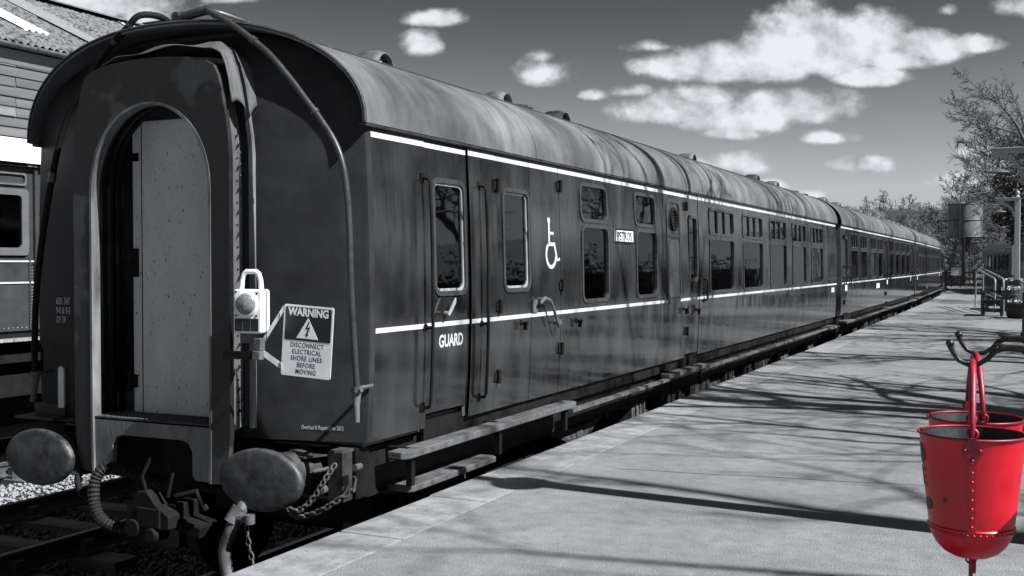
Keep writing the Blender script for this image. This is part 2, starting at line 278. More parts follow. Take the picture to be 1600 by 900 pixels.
# ------------------------------------------------------------------ mesh builder
class MB:
    def __init__(s): s.v = []; s.f = []; s.mi = []; s.cur = 0
    def add(s, vs, fs):
        o = len(s.v); s.v += [tuple(p) for p in vs]; s.f += [tuple(i + o for i in f) for f in fs]; s.mi += [s.cur] * len(fs); return s
    def box(s, x0, x1, y0, y1, z0, z1, M=None):
        vs = [Vector(p) for p in ((x0, y0, z0), (x1, y0, z0), (x1, y1, z0), (x0, y1, z0), (x0, y0, z1), (x1, y0, z1), (x1, y1, z1), (x0, y1, z1))]
        if M is not None: vs = [M @ p for p in vs]
        return s.add(vs, [(3, 2, 1, 0), (4, 5, 6, 7), (0, 1, 5, 4), (1, 2, 6, 5), (2, 3, 7, 6), (3, 0, 4, 7)])
    def tube(s, pts, r, n=8, caps=True):
        pts = [Vector(p) for p in pts]; m = len(pts); rs = r if isinstance(r, (list, tuple)) else [r] * m
        t0 = (pts[1] - pts[0]).normalized(); up = Vector((0, 0, 1)) if abs(t0.z) < .9 else Vector((1, 0, 0))
        a = t0.cross(up).normalized(); vs = []; fs = []
        for i, p in enumerate(pts):
            t = (pts[min(i + 1, m - 1)] - pts[max(i - 1, 0)]).normalized()
            a = (a - t * a.dot(t)).normalized(); b = t.cross(a)
            for k in range(n):
                w = 2 * PI * k / n; vs.append(p + (a * math.cos(w) + b * math.sin(w)) * rs[i])
        for i in range(m - 1):
            for k in range(n):
                k2 = (k + 1) % n; fs.append((i * n + k, i * n + k2, (i + 1) * n + k2, (i + 1) * n + k))
        if caps: fs.append(tuple(range(n - 1, -1, -1))); fs.append(tuple((m - 1) * n + k for k in range(n)))
        return s.add(vs, fs)
    def lathe(s, prof, n=24, M=None, sx=1, sy=1, caps=True):
        vs = []; fs = []
        for (r, z) in prof:
            for k in range(n):
                w = 2 * PI * k / n; p = Vector((r * math.cos(w) * sx, r * math.sin(w) * sy, z)); vs.append(M @ p if M is not None else p)
        for i in range(len(prof) - 1):
            for k in range(n):
                k2 = (k + 1) % n; fs.append((i * n + k, i * n + k2, (i + 1) * n + k2, (i + 1) * n + k))
        if caps and prof[0][0] > 1e-6: fs.append(tuple(range(n - 1, -1, -1)))
        if caps and prof[-1][0] > 1e-6: fs.append(tuple((len(prof) - 1) * n + k for k in range(n)))
        return s.add(vs, fs)
    def prism(s, poly, fn, d0, d1):
        """poly of (u,v); fn(u,v,d) -> point"""
        n = len(poly); vs = [fn(u, v, d0) for u, v in poly] + [fn(u, v, d1) for u, v in poly]
        fs = [tuple(range(n)), tuple(range(2 * n - 1, n - 1, -1))] + [(i, i + n, (i + 1) % n + n, (i + 1) % n) for i in range(n)]
        return s.add(vs, fs)
    def ring(s, outer, inner, fn, d0, d1):
        n = len(outer); vs = [fn(u, v, d0) for u, v in outer] + [fn(u, v, d0) for u, v in inner] + [fn(u, v, d1) for u, v in outer] + [fn(u, v, d1) for u, v in inner]; fs = []
        for i in range(n):
            j = (i + 1) % n
            fs += [(i, n + i, n + j, j), (2 * n + i, 2 * n + j, 3 * n + j, 3 * n + i), (i, j, 2 * n + j, 2 * n + i), (n + i, 3 * n + i, 3 * n + j, n + j)]
        return s.add(vs, fs)
    def strip(s, rows):
        """grid of points rows[i][j]"""
        n = len(rows[0]); vs = [p for r_ in rows for p in r_]; fs = []
        for i in range(len(rows) - 1):
            for j in range(n - 1): fs.append((i * n + j, i * n + j + 1, (i + 1) * n + j + 1, (i + 1) * n + j))
        return s.add(vs, fs)
    def mesh(s, name, mats, smooth=None, fix=True):
        me = bpy.data.meshes.new(name); me.from_pydata([tuple(p) for p in s.v], [], s.f)
        if not isinstance(mats, (list, tuple)): mats = [mats]
        for m in mats: me.materials.append(m)
        if len(mats) > 1: me.polygons.foreach_set('material_index', s.mi)
        if fix:
            import bmesh
            bm = bmesh.new(); bm.from_mesh(me); bmesh.ops.recalc_face_normals(bm, faces=bm.faces); bm.to_mesh(me); bm.free()
        if smooth is not None:
            me.polygons.foreach_set('use_smooth', [True] * len(me.polygons))
            if smooth < 180: me.set_sharp_from_angle(angle=R(smooth))
        me.update(); return me
    def build(s, name, mats, parent=None, smooth=None, bevel=0, loc=None, fix=True):
        o = bpy.data.objects.new(name, s.mesh(name, mats, smooth, fix)); col.objects.link(o)
        if parent is not None: o.parent = parent
        if loc is not None: o.location = loc
        if bevel:
            b = o.modifiers.new('bevel', 'BEVEL'); b.width = bevel; b.segments = 2; b.limit_method = 'ANGLE'; b.angle_limit = R(40)
        return o

def tag(o, label=None, cat=None, group=None, kind=None):
    if label: o['label'] = label
    if cat: o['category'] = cat
    if group: o['group'] = group
    if kind: o['kind'] = kind
    return o
def empty(name, loc=(0, 0, 0), rz=0, label=None, cat=None, group=None, parent=None):
    o = bpy.data.objects.new(name, None); col.objects.link(o); o.location = loc; o.rotation_euler = (0, 0, rz); o.empty_display_size = .2
    if parent is not None: o.parent = parent
    return tag(o, label, cat, group)
def kids(o): return [c for c in bpy.data.objects if c.parent == o]
def copy_tree(o, parent=None):
    c = o.copy(); col.objects.link(c)
    if parent is not None: c.parent = parent
    for ch in kids(o): copy_tree(ch, c)
    return c
def share(name, me, parent, loc=(0, 0, 0), rot=(0, 0, 0), sc=(1, 1, 1)):
    o = bpy.data.objects.new(name, me); col.objects.link(o)
    if parent is not None: o.parent = parent
    o.location = loc; o.rotation_euler = rot; o.scale = sc; return o
def text(name, body, size, material, M, parent=None, extrude=0.0002, align='LEFT', bold=0.0, sx=1.0, kern=1.0):
    cu = bpy.data.curves.new(name, 'FONT'); cu.body = body; cu.size = size; cu.extrude = extrude; cu.align_x = align; cu.offset = bold; cu.space_character = kern; cu.resolution_u = 4
    t = bpy.data.objects.new(name, cu); col.objects.link(t); dg = bpy.context.evaluated_depsgraph_get(); dg.update()
    me = bpy.data.meshes.new_from_object(t.evaluated_get(dg)); bpy.data.objects.remove(t)
    me.materials.clear(); me.materials.append(material)
    me.transform(M @ Matrix.Diagonal((sx, 1, 1, 1)))
    o = bpy.data.objects.new(name, me); col.objects.link(o)
    if parent is not None: o.parent = parent
    return o
def rrect(y0, y1, z0, z1, r, n=5):
    pts = []
    for cx, cy, a0 in ((y1 - r, z1 - r, 0), (y0 + r, z1 - r, 90), (y0 + r, z0 + r, 180), (y1 - r, z0 + r, 270)):
        for k in range(n):
            a = R(a0 + 90 * k / (n - 1)); pts.append((cx + r * math.cos(a), cy + r * math.sin(a)))
    return pts
MX = Matrix(((0, 0, 1, 0), (1, 0, 0, 0), (0, 1, 0, 0), (0, 0, 0, 1)))      # text plane -> faces +X, reads along +Y
MY = Matrix(((1, 0, 0, 0), (0, 0, -1, 0), (0, 1, 0, 0), (0, 0, 0, 1)))     # text plane -> faces -Y, reads along +X
rng = random.Random(7)

# ------------------------------------------------------------------ track centre line (curves gently left beyond the first coach)
TCX = -4.755
def track_off(s):
    o = 0.0
    if s > 23: o -= (min(s, 62) - 23) ** 2 / 2600
    if s > 62: o -= (s - 62) * (39 / 1300); 
    if s > 62: o -= (s - 62) ** 2 / 260
    return o
def track_hd(s): return (track_off(s + .5) - track_off(s - .5))
EDGE = -3.265

# ================================================================== GROUND, PLATFORM, TRACKS
def ground():
    mb = MB(); n = 60
    xs = sorted(set([-900, -500, -300, -150, -80, -50, -35] + [-25 + i * 1.5 for i in range(24)] + [14, 20, 30, 50, 80, 150, 300, 500, 900]))
    ys = sorted(set([-300, -150, -60, -20] + [-5 + i * 2 for i in range(45)] + [95, 110, 130, 160, 200, 260, 340, 450, 600, 900]))
    rows = []
    for y in ys:
        row = []
        for x in xs:
            z = -1.22
            if x > 11: z += min(1.2, (x - 11) * .3)
            d = max(0, y - 130) 
            z += min(60, d * .06) * (1 if x < 60 else 1) * min(1, max(0, (d / 40)))
            row.append((x, y, z))
        rows.append(row)
    mb.strip(rows)
    o = mb.build('ground', EARTH, smooth=180); tag(o, kind='structure')
    return o
ground()

def platform():
    root = empty('platform', (0, 0, 0)); tag(root, kind='structure')
    # deck, following the curving edge; its edge is faced with coping stones laid one by one
    ss = [-6 + i * .5 for i in range(0, 130)] + [59 + i * 1.0 for i in range(18)]
    ss = [s for s in ss if s <= 75.0]
    rows = [[(EDGE + .40 + track_off(s), s, .0), (EDGE + 2.2 + track_off(s), s, 0.0), (9.0, s, 0.0)] for s in ss]
    mb = MB(); mb.strip(rows); mb.build('platform_surface', ASPH, root)
    mb = MB()
    mb.strip([[(EDGE + .12 + track_off(s), s, -.9), (EDGE + .12 + track_off(s), s, -.08)] for s in ss])
    mb.strip([[(9.0, s, -1.2), (9.0, s, 0.0)] for s in ss])
    mb.add([(EDGE + .1 + track_off(75), 75.0, -1.2), (9, 75.0, -1.2), (9, 75.0, 0), (EDGE + .1 + track_off(75), 75.0, 0)], [(0, 1, 2, 3)])
    mb.build('platform_face', COPE2, root)
    # coping stones
    s = 1.2; k = 0
    while s < 74.5:
        ln = rng.uniform(.82, 1.05) if s < 40 else 1.5
        c0 = EDGE + track_off(s); c1 = EDGE + track_off(s + ln); j = rng.uniform(-.006, .006); h = rng.uniform(-.003, .003)
        w = .395
        mb = MB(); gg = .006
        vs = [(c0 + j, s + gg, -.09), (c0 + w, s + gg, -.09), (c1 + w, s + ln - gg, -.09), (c1 + j, s + ln - gg, -.09),
              (c0 + j, s + gg, .001 + h), (c0 + w, s + gg, -.001), (c1 + w, s + ln - gg, -.001), (c1 + j, s + ln - gg, .001 + h)]
        mb.add(vs, [(3, 2, 1, 0), (4, 5, 6, 7), (0, 1, 5, 4), (1, 2, 6, 5), (2, 3, 7, 6), (3, 0, 4, 7)])
        mb.build('coping_stone', COPE if rng.random() < .6 else COPE2, root, bevel=.007 if s < 25 else 0)
        s += ln; k += 1
    # joint filler below the stones
    mb = MB(); mb.strip([[(EDGE + .03 + track_off(s), s, -.012), (EDGE + .42 + track_off(s), s, -.012)] for s in ss]); mb.build('coping_bed', COPE2, root)
    # tarred seams and a repaired patch in the surfacing
    mb = MB()
    pts = [(-2.55 + i * .22, 7.05 + i * .033 + .012 * math.sin(i * 1.7), .0015) for i in range(30)]
    for a, b in zip(pts[:-1], pts[1:]): mb.add([(a[0], a[1] - .004, .0015), (b[0], b[1] - .004, .0015), (b[0], b[1] + .004, .0015), (a[0], a[1] + .004, .0015)], [(0, 1, 2, 3)])
    mb.add([(-2.86, 17.5, .0015), (4, 17.5, .0015), (4, 17.52, .0015), (-2.86, 17.52, .0015)], [(0, 1, 2, 3)])
    mb.build('tar_seam', MARK, root)
    mb = MB(); mb.prism([(-1.25, 22.6), (2.6, 22.2), (2.6, 34.0), (-.9, 34.2), (-1.0, 28.2), (-1.75, 25.4)], lambda u, v, d: (u, v, d), -.02, .004)
    mb.build('repaired_patch', mat('patch_asphalt', .22, .85, var=.2, scale=20, bump=.5, bscale=90, spots=.1, spotv=.12, spotscale=120), root)
    return root
platform()

def rails(cx, s0, s1, name, curve=False, sleepers=(0, 0)):
    root = empty(name, (0, 0, -.915)); tag(root, kind='structure')
    ys = [s0 + i * ((s1 - s0) / 60) for i in range(61)]
    prof = [(-.07, -.16), (.07, -.16), (.07, -.145), (.012, -.125), (.012, -.045), (.036, -.03), (.036, 0), (-.036, 0), (-.036, -.03), (-.012, -.045), (-.012, -.125), (-.07, -.145)]
    for sgn in (-1, 1):
        mb = MB(); n = len(prof); vs = []; fs = []
        for y in ys:
            off = cx + sgn * .753 + (track_off(y) if curve else 0)
            for u, v in prof: vs.append((off + u, y, v))
        for i in range(len(ys) - 1):
            for k in range(n):
                k2 = (k + 1) % n; fs.append((i * n + k, i * n + k2, (i + 1) * n + k2, (i + 1) * n + k))
        mb.add(vs, fs); r_ = mb.build('rail', RAILM, root)
        mb = MB(); mb.strip([[(cx + sgn * .753 - .03 + (track_off(y) if curve else 0), y, .0015), (cx + sgn * .753 + .03 + (track_off(y) if curve else 0), y, .0015)] for y in ys]); mb.build('rail_head', RAILT, r_)
    sl = MB(); sl.box(-1.28, 1.28, -.125, .125, -.30, -.17); me = sl.mesh('sleeper', SLEEP)
    ch = MB(); ch.box(-.17, .17, -.09, .09, -.17, -.135); ch.box(.045, .12, -.05, .05, -.14, -.05); ch.box(-.12, -.045, -.05, .05, -.14, -.05); cm = ch.mesh('chair', RAILM)
    y = sleepers[0]
    while y < sleepers[1]:
        o_ = track_off(y) if curve else 0
        s_ = share('sleeper', me, root, (cx + o_, y, rng.uniform(-.01, .01)), (0, 0, rng.uniform(-.015, .015)))
        for sgn in (-1, 1): share('rail_chair', cm, s_, (sgn * .753, 0, 0))
        y += .72
rails(TCX, -3, 78, 'track', True, (2.2, 16))
rails(-8.13, -3, 60, 'siding_track', False, (2.6, 20))
rails(-11.55, -3, 60, 'far_siding_track', False, (4.0, 16))

def rocks(name, n, region, size, material, seed, zf):
    rs = np.random.RandomState(seed)
    base = np.array([(1, 0, 0), (-1, 0, 0), (0, 1, 0), (0, -1, 0), (0, 0, 1), (0, 0, -1)], float)
    F = np.array([(0, 2, 4), (2, 1, 4), (1, 3, 4), (3, 0, 4), (2, 0, 5), (1, 2, 5), (3, 1, 5), (0, 3, 5)])
    x = rs.uniform(region[0], region[1], n); y = rs.uniform(region[2], region[3], n)
    s = rs.uniform(size * .5, size * 1.15, n)[:, None, None] * rs.uniform(.6, 1.2, (n, 6, 1)); 
    v = base[None] * s
    q = rs.normal(size=(n, 4)); q /= np.linalg.norm(q, axis=1)[:, None]; w, a, b, c = q.T
    Rm = np.stack([np.stack([1 - 2 * (b * b + c * c), 2 * (a * b - c * w), 2 * (a * c + b * w)], -1), np.stack([2 * (a * b + c * w), 1 - 2 * (a * a + c * c), 2 * (b * c - a * w)], -1), np.stack([2 * (a * c - b * w), 2 * (b * c + a * w), 1 - 2 * (a * a + b * b)], -1)], 1)
    v = np.einsum('nij,nkj->nki', Rm, v); v[:, :, 2] *= .75
    v[:, :, 0] += x[:, None]; v[:, :, 1] += y[:, None]; v[:, :, 2] += (zf(x, y) + rs.uniform(-.01, .02, n))[:, None]
    me = bpy.data.meshes.new(name); V = v.reshape(-1, 3); FF = (F[None] + (np.arange(n) * 6)[:, None, None]).reshape(-1, 3)
    me.vertices.add(len(V)); me.vertices.foreach_set('co', V.ravel()); me.loops.add(FF.size); me.loops.foreach_set('vertex_index', FF.ravel().astype(np.int32))
    me.polygons.add(len(FF)); me.polygons.foreach_set('loop_start', np.arange(0, FF.size, 3).astype(np.int32)); me.polygons.foreach_set('loop_total', np.full(len(FF), 3, np.int32))
    me.materials.append(material); me.update(calc_edges=True); me.validate()
    o = bpy.data.objects.new(name, me); col.objects.link(o); return o
zf_bed = lambda x, y: -1.17 + .03 * np.sin(x * 3) * np.sin(y * 2.1)
tag(rocks('ballast', 26000, (-9.7, -3.4, 3.6, 11.5), .034, GRAVD, 1, zf_bed), 'dark oily stone ballast between and beside the rails', 'ballast', kind='stuff')
tag(rocks('gravel', 15000, (-12.6, -8.95, 6.0, 14.5), .030, GRAVL, 2, lambda x, y: -1.14 + .03 * np.sin(x * 3)), 'pale sunlit gravel beyond the siding rails', 'gravel', kind='stuff')
tag(rocks('distant_ballast', 6000, (-14, -3.4, 11.5, 24), .05, GRAVD, 3, zf_bed), 'dark ballast along the tracks further back', 'ballast', kind='stuff')

# ================================================================== COACHES
def side_x(z, y=1.0):
    x = 1.347 - (.028 * ((z - 1.1) / .735) ** 2 if z < 1.1 else .034 * ((z - 1.1) / 1.1) ** 2)
    return x - .006 * max(0, 1 - y / .66)
def side_n(z):
    d = -.028 * 2 * (z - 1.1) / .735 ** 2 if z < 1.1 else -.034 * 2 * (z - 1.1) / 1.1 ** 2
    return Vector((1, 0, -d)).normalized()
RW, RZ, RH = 1.338, 2.212, .645
def roof_pts(n=30, inset=0.0):
    out = []
    for i in range(n + 1):
        t = PI * i / n; c, s_ = math.cos(t), math.sin(t); p = 2 / 2.22
        out.append(((RW - inset) * math.copysign(abs(c) ** p, c), RZ + (RH - inset) * abs(s_) ** p))
    return out
def roof_xmax(z):
    if z <= RZ: return side_x(z, 0)
    q = min(1, (z - RZ) / (RH - .02)); return min(side_x(2.19, 0), (RW - .03) * (1 - q ** 2.22) ** (1 / 2.22))
def skin(name, y0, y1, z0, z1, holes, parent, material=None, sgn=1, d=0.0):
    """one steel panel of the coach side with true openings for its windows"""
    mb = MB(); material = material or BODY
    P = lambda y, z: (sgn * (side_x(z, y) + d), y, z)
    cols = []
    for h in sorted(holes, key=lambda q: q[0]):
        if cols and abs(cols[-1][0] - h[0]) < .3: cols[-1][2].append(h); cols[-1] = (min(cols[-1][0], h[0]), max(cols[-1][1], h[1]), cols[-1][2])
        else: cols.append((h[0], h[1], [h]))
    def plain(a, b, c, e):
        if b - a < 1e-4 or e - c < 1e-4: return
        m = max(1, int((e - c) / .16)); my = max(1, int((b - a) / .6))
        mb.strip([[P(a + (b - a) * i / my, c + (e - c) * j / m) for j in range(m + 1)] for i in range(my + 1)])
    yc = y0
    for (a, b, hs) in cols:
        ca, cb = max(y0, a - .03), min(y1, b + .03)
        plain(yc, ca, z0, z1); zc = z0
        for h in sorted(hs, key=lambda q: q[2]):
            e0, e1 = h[2] - .012, h[3] + .012
            plain(ca, cb, zc, e0)
            hp = rrect(h[0], h[1], h[2], h[3], h[4]); op = []
            my_, mz_ = (ca + cb) / 2, (e0 + e1) / 2
            # match outer border points to the rounded outline: straight corners kept
            n = len(hp)
            for i, (py, pz) in enumerate(hp):
                q = i // 5; k = i % 5
                cy = cb if q in (0, 3) else ca; cz = e1 if q in (0, 1) else e0
                if k == 2: op.append((cy, cz))
                elif (q in (0, 2) and k < 2) or (q in (1, 3) and k > 2): op.append((cy, pz))
                else: op.append((py, cz))
            vs = [P(*p) for p in hp] + [P(*p) for p in op]
            mb.add(vs, [(i, (i + 1) % n, n + (i + 1) % n, n + i) for i in range(n)])
            zc = e1
        plain(ca, cb, zc, z1); yc = cb
    plain(yc, y1, z0, z1)
    o = mb.build(name, material, parent, smooth=None, fix=False)
    me = o.data
    # consistent outward winding, then the smooth normals of the rolled profile
    import bmesh
    bm = bmesh.new(); bm.from_mesh(me); bmesh.ops.remove_doubles(bm, verts=bm.verts, dist=1e-5)
    for f in bm.faces:
        f.normal_update()
        if f.normal.x * sgn < 0: f.normal_flip()
    bm.to_mesh(me); bm.free()
    me.polygons.foreach_set('use_smooth', [True] * len(me.polygons))
    nn = []
    for v in me.vertices:
        q = side_n(v.co.z); t = -.03 if v.co.y < .5 else 0
        nn.append(Vector((q.x * sgn, t, q.z)).normalized())
    me.normals_split_custom_set_from_vertices(nn)
    return o
def window(y0, y1, z0, z1, r, parent, d=0.0, frame=.02, name='window', bars=(), fm=None, blind=None, sgn=1):
    fn = lambda u, v, q: (sgn * (side_x(v, u) + d + q), u, v)
    f = MB(); f.ring(rrect(y0 - frame, y1 + frame, z0 - frame, z1 + frame, r + frame), rrect(y0 + .012, y1 - .012, z0 + .012, z1 - .012, max(.02, r - .01)), fn, -.035, .009)
    fo = f.build(name, fm or FRAME, parent)
    xa, xb = side_x(z0, y0), side_x(z1, y0)
    fp = lambda u, v, q: (sgn * (xa + (xb - xa) * (v - z0) / (z1 - z0) + d + q), u, v)
    p = MB(); p.prism(rrect(y0, y1, z0, z1, r), fp, -.020, -.014); p.build('pane', GLASS, fo)
    for (a, b, c, e) in bars:
        m = MB(); m.prism([(a - .012, c), (b + .012, c), (b + .012, e), (a - .012, e)], fp, -.013, .004); m.build('vent_bar', FRAME, fo)
    return fo
ME = {}
def hinge_mesh():
    if 'hinge' not in ME:
        mb = MB(); mb.tube([(.022, 0, -.05), (.022, 0, .05)], .013, 8); mb.box(0, .012, -.045, .045, -.032, .032); mb.box(0, .03, -.02, .02, -.045, .045); ME['hinge'] = mb.mesh('hinge', BLACK)
    return ME['hinge']
def knob_mesh():
    if 'knob' not in ME:
        M = Matrix.Rotation(PI / 2, 4, 'Y'); mb = MB(); mb.lathe([(.022, 0), (.022, .008), (.009, .012), (.009, .035), (.016, .04), (.016, .055), (0, .058)], 12, M); mb.box(.02, .05, -.008, .008, -.055, 0); ME['knob'] = mb.mesh('door_stop', BLACK)
    return ME['knob']
def rail_part(parent, y, z0, z1, off=.06, lean=0.0):
    x0, x1 = side_x(z0), side_x(z1)
    mb = MB(); pts = [(x0, y, z0), (x0 + off * .8, y, z0 + .005), (x0 + off, y, z0 + .03)]
    for i in range(1, 6):
        z = z0 + (z1 - z0) * i / 6; pts.append((side_x(z) + off, y + lean * i / 6, z))
    pts += [(x1 + off, y + lean, z1 - .03), (x1 + off * .8, y + lean, z1 - .005), (x1, y + lean, z1)]
    mb.tube(pts, .0115, 8); o = mb.build('grab_rail', BLACK, parent, smooth=60)
    for z in (z0, z1): c = MB(); c.box(side_x(z) - .002, side_x(z) + .008, y - .02, y + .02, z - .03, z + .03); c.build('rail_flange', BLACK, o)
    c = MB()
    zm = z0 + (z1 - z0) * .35; c.tube([(side_x(zm), y, zm), (side_x(zm) + off, y, zm)], .012, 6); c.tube([(side_x(zm), y, zm), (side_x(zm)+.01, y, zm)], .024, 8)
    c.build('rail_bracket', BLACK, o)
def roof_vent(parent, y, x=.25, kind=0):
    zr = RZ + RH * (1 - (abs(x) / RW) ** 2.22) ** (1 / 2.22)
    if kind == 1:
        mb = MB(); M = Matrix.Translation((x, y, zr - .02)); mb.lathe([(.09, 0), (.09, .05), (.075, .06), (.075, .09), (.12, .10), (.12, .125), (.07, .14), (0, .145)], 18, M)
        o = mb.build('filler_cap', GRIME2, parent, smooth=40)
        h = MB(); h.tube([(x - .12, y - .05, zr + .04), (x, y - .17, zr + .06), (x + .1, y - .08, zr + .09)], .012, 6); h.tube([(x - .1, y + .1, zr + .09), (x + .1, y + .12, zr + .05)], .015, 6); h.build('filler_lever', GRIME, o)
        return
    # hooded torpedo ventilator: a half-round cowl open at both ends over a round throat
    mb = MB(); n = 12; vs = []; fs = []; w, ln, h = .125, .16, .165
    for j, (dx, sc) in enumerate(((-ln, .85), (-ln * .5, 1), (ln * .5, 1), (ln, .85))):
        for i in range(n + 1):
            t = PI * i / n; vs.append((x + dx * .8, y + w * math.cos(t) * sc * 1.15, zr - .03 + .03 + h * math.sin(t) * sc))
    for j in range(3):
        for i in range(n): fs.append((j * (n + 1) + i, j * (n + 1) + i + 1, (j + 1) * (n + 1) + i + 1, (j + 1) * (n + 1) + i))
    mb.add(vs, fs); o = mb.build('roof_vent', GRIME2, parent, smooth=180)
    o.modifiers.new('thickness', 'SOLIDIFY').thickness = .01
    b = MB(); b.lathe([(.09, -.04), (.09, .05), (.07, .11), (0, .125)], 14, Matrix.Translation((x, y, zr))); b.build('vent_throat', WORN, o, smooth=40)

def bogie(parent, yc):
    """one bogie: wheels, side frame, leaf springs, axle boxes, brake gear"""
    for yy in (yc - 1.27, yc + 1.27):
        ax = MB(); ax.tube([(-1.02, yy, -.455), (1.02, yy, -.455)], .07, 10); w0 = ax.build('axle', BLACK, parent)
        for sg in (-1, 1):
            M = Matrix.Translation((sg * .75, yy, -.455)) @ Matrix.Rotation(sg * PI / 2, 4, 'Y')
            mb = MB(); mb.lathe([(.495, -.075), (.495, -.05), (.455, -.045), (.455, .06), (.40, .06), (.38, .03), (.16, .01), (.14, .08), (0, .08)], 32, M); mb.build('wheel', GRIME, parent, smooth=30)
            b = MB(); b.box(sg * .98 - .1, sg * .98 + .1, yy - .13, yy + .13, -.60, -.33); b.box(sg * 1.09 - .02, sg * 1.09 + .02, yy - .09, yy + .09, -.56, -.38)
            b.build('axle_box', GRIME, parent, bevel=.015)
            sp = MB()
            for k in range(7):
                L_ = .68 - k * .075; zz = -.09 - k * .024
                pts = [(yy + L_ * t, zz + .055 * (t * t)) for t in (-1, -.5, 0, .5, 1)]
                for (a, za), (b_, zb) in zip(pts[:-1], pts[1:]):
                    x0, x1 = sg * 1.05 - .05, sg * 1.05 + .05
                    sp.add([(x0, a, za), (x1, a, za), (x1, b_, zb), (x0, b_, zb), (x0, a, za + .019), (x1, a, za + .019), (x1, b_, zb + .019), (x0, b_, zb + .019)], [(3, 2, 1, 0), (4, 5, 6, 7), (0, 1, 5, 4), (1, 2, 6, 5), (2, 3, 7, 6), (3, 0, 4, 7)])
            s_ = sp.build('leaf_spring', GRIME2, parent)
            bk = MB(); bk.box(sg * 1.05 - .065, sg * 1.05 + .065, yy - .06, yy + .06, -.30, -.055); bk.build('spring_buckle', GRIME2, s_, bevel=.008)
            for q in (-.66, .66): hg = MB(); hg.tube([(sg * 1.05, yy + q, .10), (sg * 1.05, yy + q, -.04)], .022, 8); hg.tube([(sg * .98, yy + q, -.03), (sg * 1.13, yy + q, -.03)], .04, 10); hg.build('spring_hanger', GRIME, s_)
    fr = MB()
    for sg in (-1, 1):
        fr.box(sg * .98 - .03, sg * .98 + .03, yc - 1.9, yc + 1.9, -.30, -.10); fr.box(sg * .98 - .045, sg * .98 + .045, yc - .45, yc + .45, -.42, -.06)
    for yy in (-1.88, -.35, .35, 1.88): fr.box(-.95, .95, yc + yy - .06, yc + yy + .06, -.28, -.12)
    fr.build('bogie_frame', BLACK, parent)
    br = MB()
    for sg in (-1, 1):
        for yy in (yc - 1.27 - .58, yc - 1.27 + .58, yc + 1.27 - .58, yc + 1.27 + .58):
            br = MB(); br.box(sg * .75 - .05, sg * .75 + .05, yy - .04, yy + .04, -.62, -.30); br.tube([(sg * .75, yy, -.12), (sg * .75, yy, -.62)], .018, 6); br.build('brake_block', GRIME, parent)
        br = MB(); br.tube([(sg * 1.16, yc - .9, -.52), (sg * 1.16, yc + .9, -.46)], .02, 6); br.build('brake_rod', GRIME, parent)

